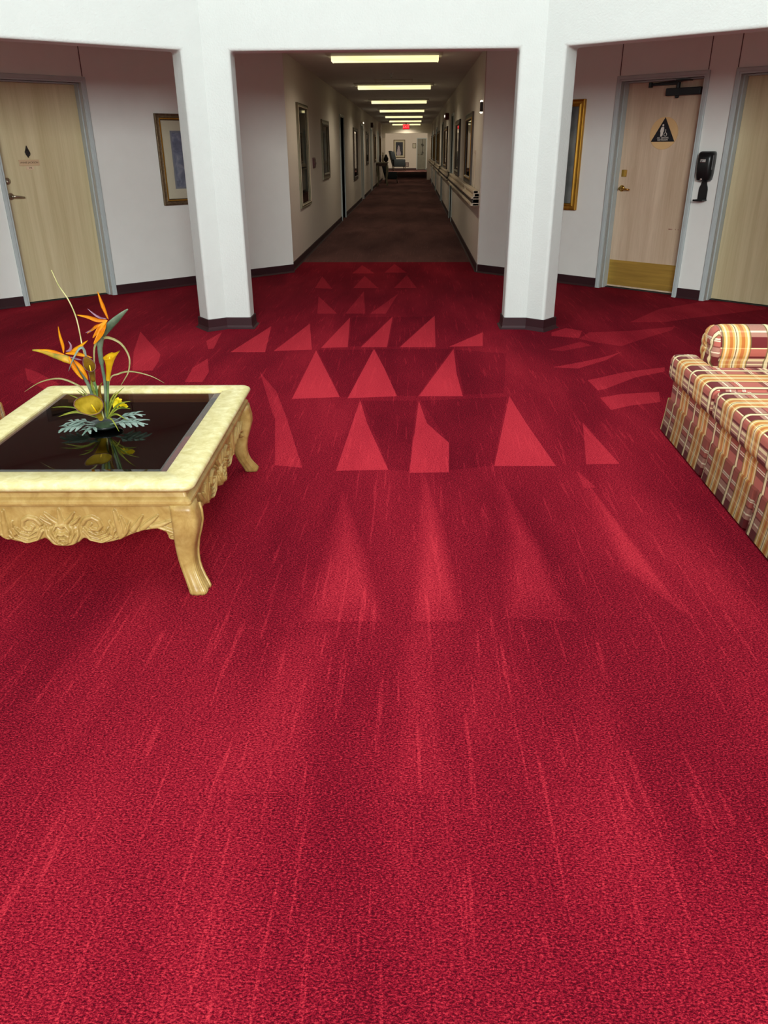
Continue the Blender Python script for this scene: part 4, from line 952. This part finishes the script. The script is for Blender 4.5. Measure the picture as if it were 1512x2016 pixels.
def sofa(name, M, label):
    """local x: depth from the front (0) to the back, local y along the length, origin on the floor at mid front"""
    t = thing(name, label, 'sofa', M, 'matching plaid sofas'); L = 1.04
    # skirt with box pleats
    ys = []; 
    pts = []; k = 0; y = L
    prof = []
    pl = [(-.03, 0), (-.012, .012), (0, .0), (.012, .012), (.03, 0)]
    cuts = [L-.70-.57*j for j in range(6)]
    yy = [(L, .0)]
    for c_ in cuts:
        if c_ > -L+.05: yy += [(c_+.022, .0), (c_+.004, .014), (c_-.004, .014), (c_-.022, .0)]
    yy.append((-L, 0.0))
    def skirt(nm, pts2, axis):
        bm = bmesh.new(); rows = []
        for z, fl_, in ((.195, .004), (.185, .0), (.10, -.006), (.012, -.016)):
            rows.append([bm.verts.new((fl_+d_*(1 if z < .15 else .3), y_, z) if axis == 'x' else (y_, (fl_+d_)*0+0, z)) for y_, d_ in pts2])
        for i in range(3):
            for j in range(len(pts2)-1): bm.faces.new((rows[i][j], rows[i][j+1], rows[i+1][j+1], rows[i+1][j]))
        bmesh.ops.solidify(bm, geom=list(bm.faces), thickness=.006)
        o = bobj(nm, bm, PLAID, t); uvmap(o, lambda co, nr: (.86-co.y, co.z)); return o
    skirt('skirt', yy, 'x')
    for s in (1, -1):
        bm = bmesh.new(); rows = []
        for z, fl_ in ((.195, -.004), (.185, 0), (.10, .006), (.012, .016)): rows.append([bm.verts.new((x_, s*(L+fl_), z)) for x_ in (0, .3, .6, .93)])
        for i in range(3):
            for j in range(3): bm.faces.new((rows[i][j], rows[i][j+1], rows[i+1][j+1], rows[i+1][j]))
        bmesh.ops.solidify(bm, geom=list(bm.faces), thickness=.006); o = bobj('skirt', bm, PLAID, t); uvmap(o, lambda co, nr: (co.x, co.z))
    o = box('base', (.008, -L+.008, .03), (.92, L-.008, .303), PLAID, t, .02, 3, True); uvmap(o, lambda co, nr: (.86-co.y, co.z) if abs(nr.y) < .7 else (co.x, co.z))
    AW = .26; AX = .125                                   # arm width, setback of the arm behind the seat front
    step = 2*(L+.012)/3
    for i in range(3):
        y1 = L+.012-step*i; y0 = y1-step
        if i == 0: poly = [(-.02, y0+.004), (.58, y0+.004), (.58, L-AW-.005), (AX, L-AW-.005), (AX, y1), (-.02, y1)]
        elif i == 2: poly = [(-.02, y0), (AX, y0), (AX, -L+AW+.005), (.58, -L+AW+.005), (.58, y1-.004), (-.02, y1-.004)]
        else: poly = [(-.02, y0+.004), (.58, y0+.004), (.58, y1-.004), (-.02, y1-.004)]
        bm = bmesh.new(); a = [bm.verts.new((x, y, .300)) for x, y in poly]; b = [bm.verts.new((x, y, .440)) for x, y in poly]; n_ = len(poly)
        bm.faces.new(a[::-1]); bm.faces.new(b)
        for q in range(n_): bm.faces.new((a[q], a[(q+1) % n_], b[(q+1) % n_], b[q]))
        bmesh.ops.recalc_face_normals(bm, faces=bm.faces)
        bmesh.ops.bevel(bm, geom=list(bm.edges), offset=.034, segments=5, affect='EDGES', profile=.5)
        o = bobj('seat_cushion', bm, PLAID, t, True); uvmap(o, lambda co, nr, y1=y1: ((y1-co.y)-.13, co.x+.44 if (nr.z > .7) else co.z-.005+min(0, co.x)*0))
    for s in (1, -1):
        yc = s*(L-AW/2-.005)
        bm = bmesh.new(); rings = []; K = 24
        prof2 = []
        for k in range(K+1):
            a = -.6+ (PI+1.2)*k/K; prof2.append((math.cos(a)*.118, .515+math.sin(a)*.108))
        prof2 = [(.105, .315)]+prof2+[(-.105, .315)]
        for x in (AX+.012, AX+.022, AX+.05, .5, .9): 
            sc_ = .9 if x < AX+.015 else (.97 if x < AX+.03 else 1.0)
            rings.append([bm.verts.new((x, yc+py*sc_, .44+(pz-.44)*sc_)) for py, pz in prof2])
        for i in range(4):
            for k in range(len(prof2)-1): bm.faces.new((rings[i][k], rings[i][k+1], rings[i+1][k+1], rings[i+1][k]))
        bm.faces.new(rings[0]); bm.faces.new(rings[-1][::-1]); o = bobj('arm', bm, PLAID, t, True); uvmap(o, lambda co, nr: (co.x-.15, co.z-.10) if abs(nr.x) < .8 else (co.y, co.z))
        # gathered scroll front of the arm
        bm = bmesh.new(); M_ = Matrix.Translation((AX+.022, yc+s*.0, .505)) @ Matrix.Rotation(-PI/2, 4, 'Y')
        add_lathe(bm, [(.112, 0), (.115, .012), (.10, .03), (.07, .040), (.025, .034), (0, .028)], 28, M_)
        for v_ in bm.verts:
            an = math.atan2(v_.co.z-.505, v_.co.y-yc); v_.co.x += .004*math.cos(9*an)*(1 if v_.co.x < AX+.01 else 0)
        o = bobj('arm_scroll', bm, PLAID, t, True); uvmap(o, lambda co, nr: (co.y*1.0, co.z))
        o = box('arm_front', (AX+.004, yc-.098, .315), (AX+.03, yc+.098, .50), PLAID, t, .008); uvmap(o, lambda co, nr: (co.y, co.z))
    o = box('back', (.72, -L+.01, .30), (.93, L-.01, .80), PLAID, t, .06, 4, True); uvmap(o, lambda co, nr: (co.y, co.z))
    for i in range(3):
        w_ = (2*L-2*AW)/3; y0 = -L+AW+w_*i; o = box('back_cushion', (.56, y0+.004, .43), (.75, y0+w_-.004, .84), PLAID, t, .06, 4, True); uvmap(o, lambda co, nr: (co.y, co.z))
    return t
sofa('sofa', Matrix.Translation((1.40, 3.13, 0)) @ Matrix.Rotation(math.radians(-1.0), 4, 'Z'), 'plaid sofa with a pleated skirt facing the carved table across the carpet')
sofa('sofa', Matrix.Translation((-2.26, 2.98, 0)) @ Matrix.Rotation(PI, 4, 'Z'), 'plaid sofa close beside the carved table with the glass top')
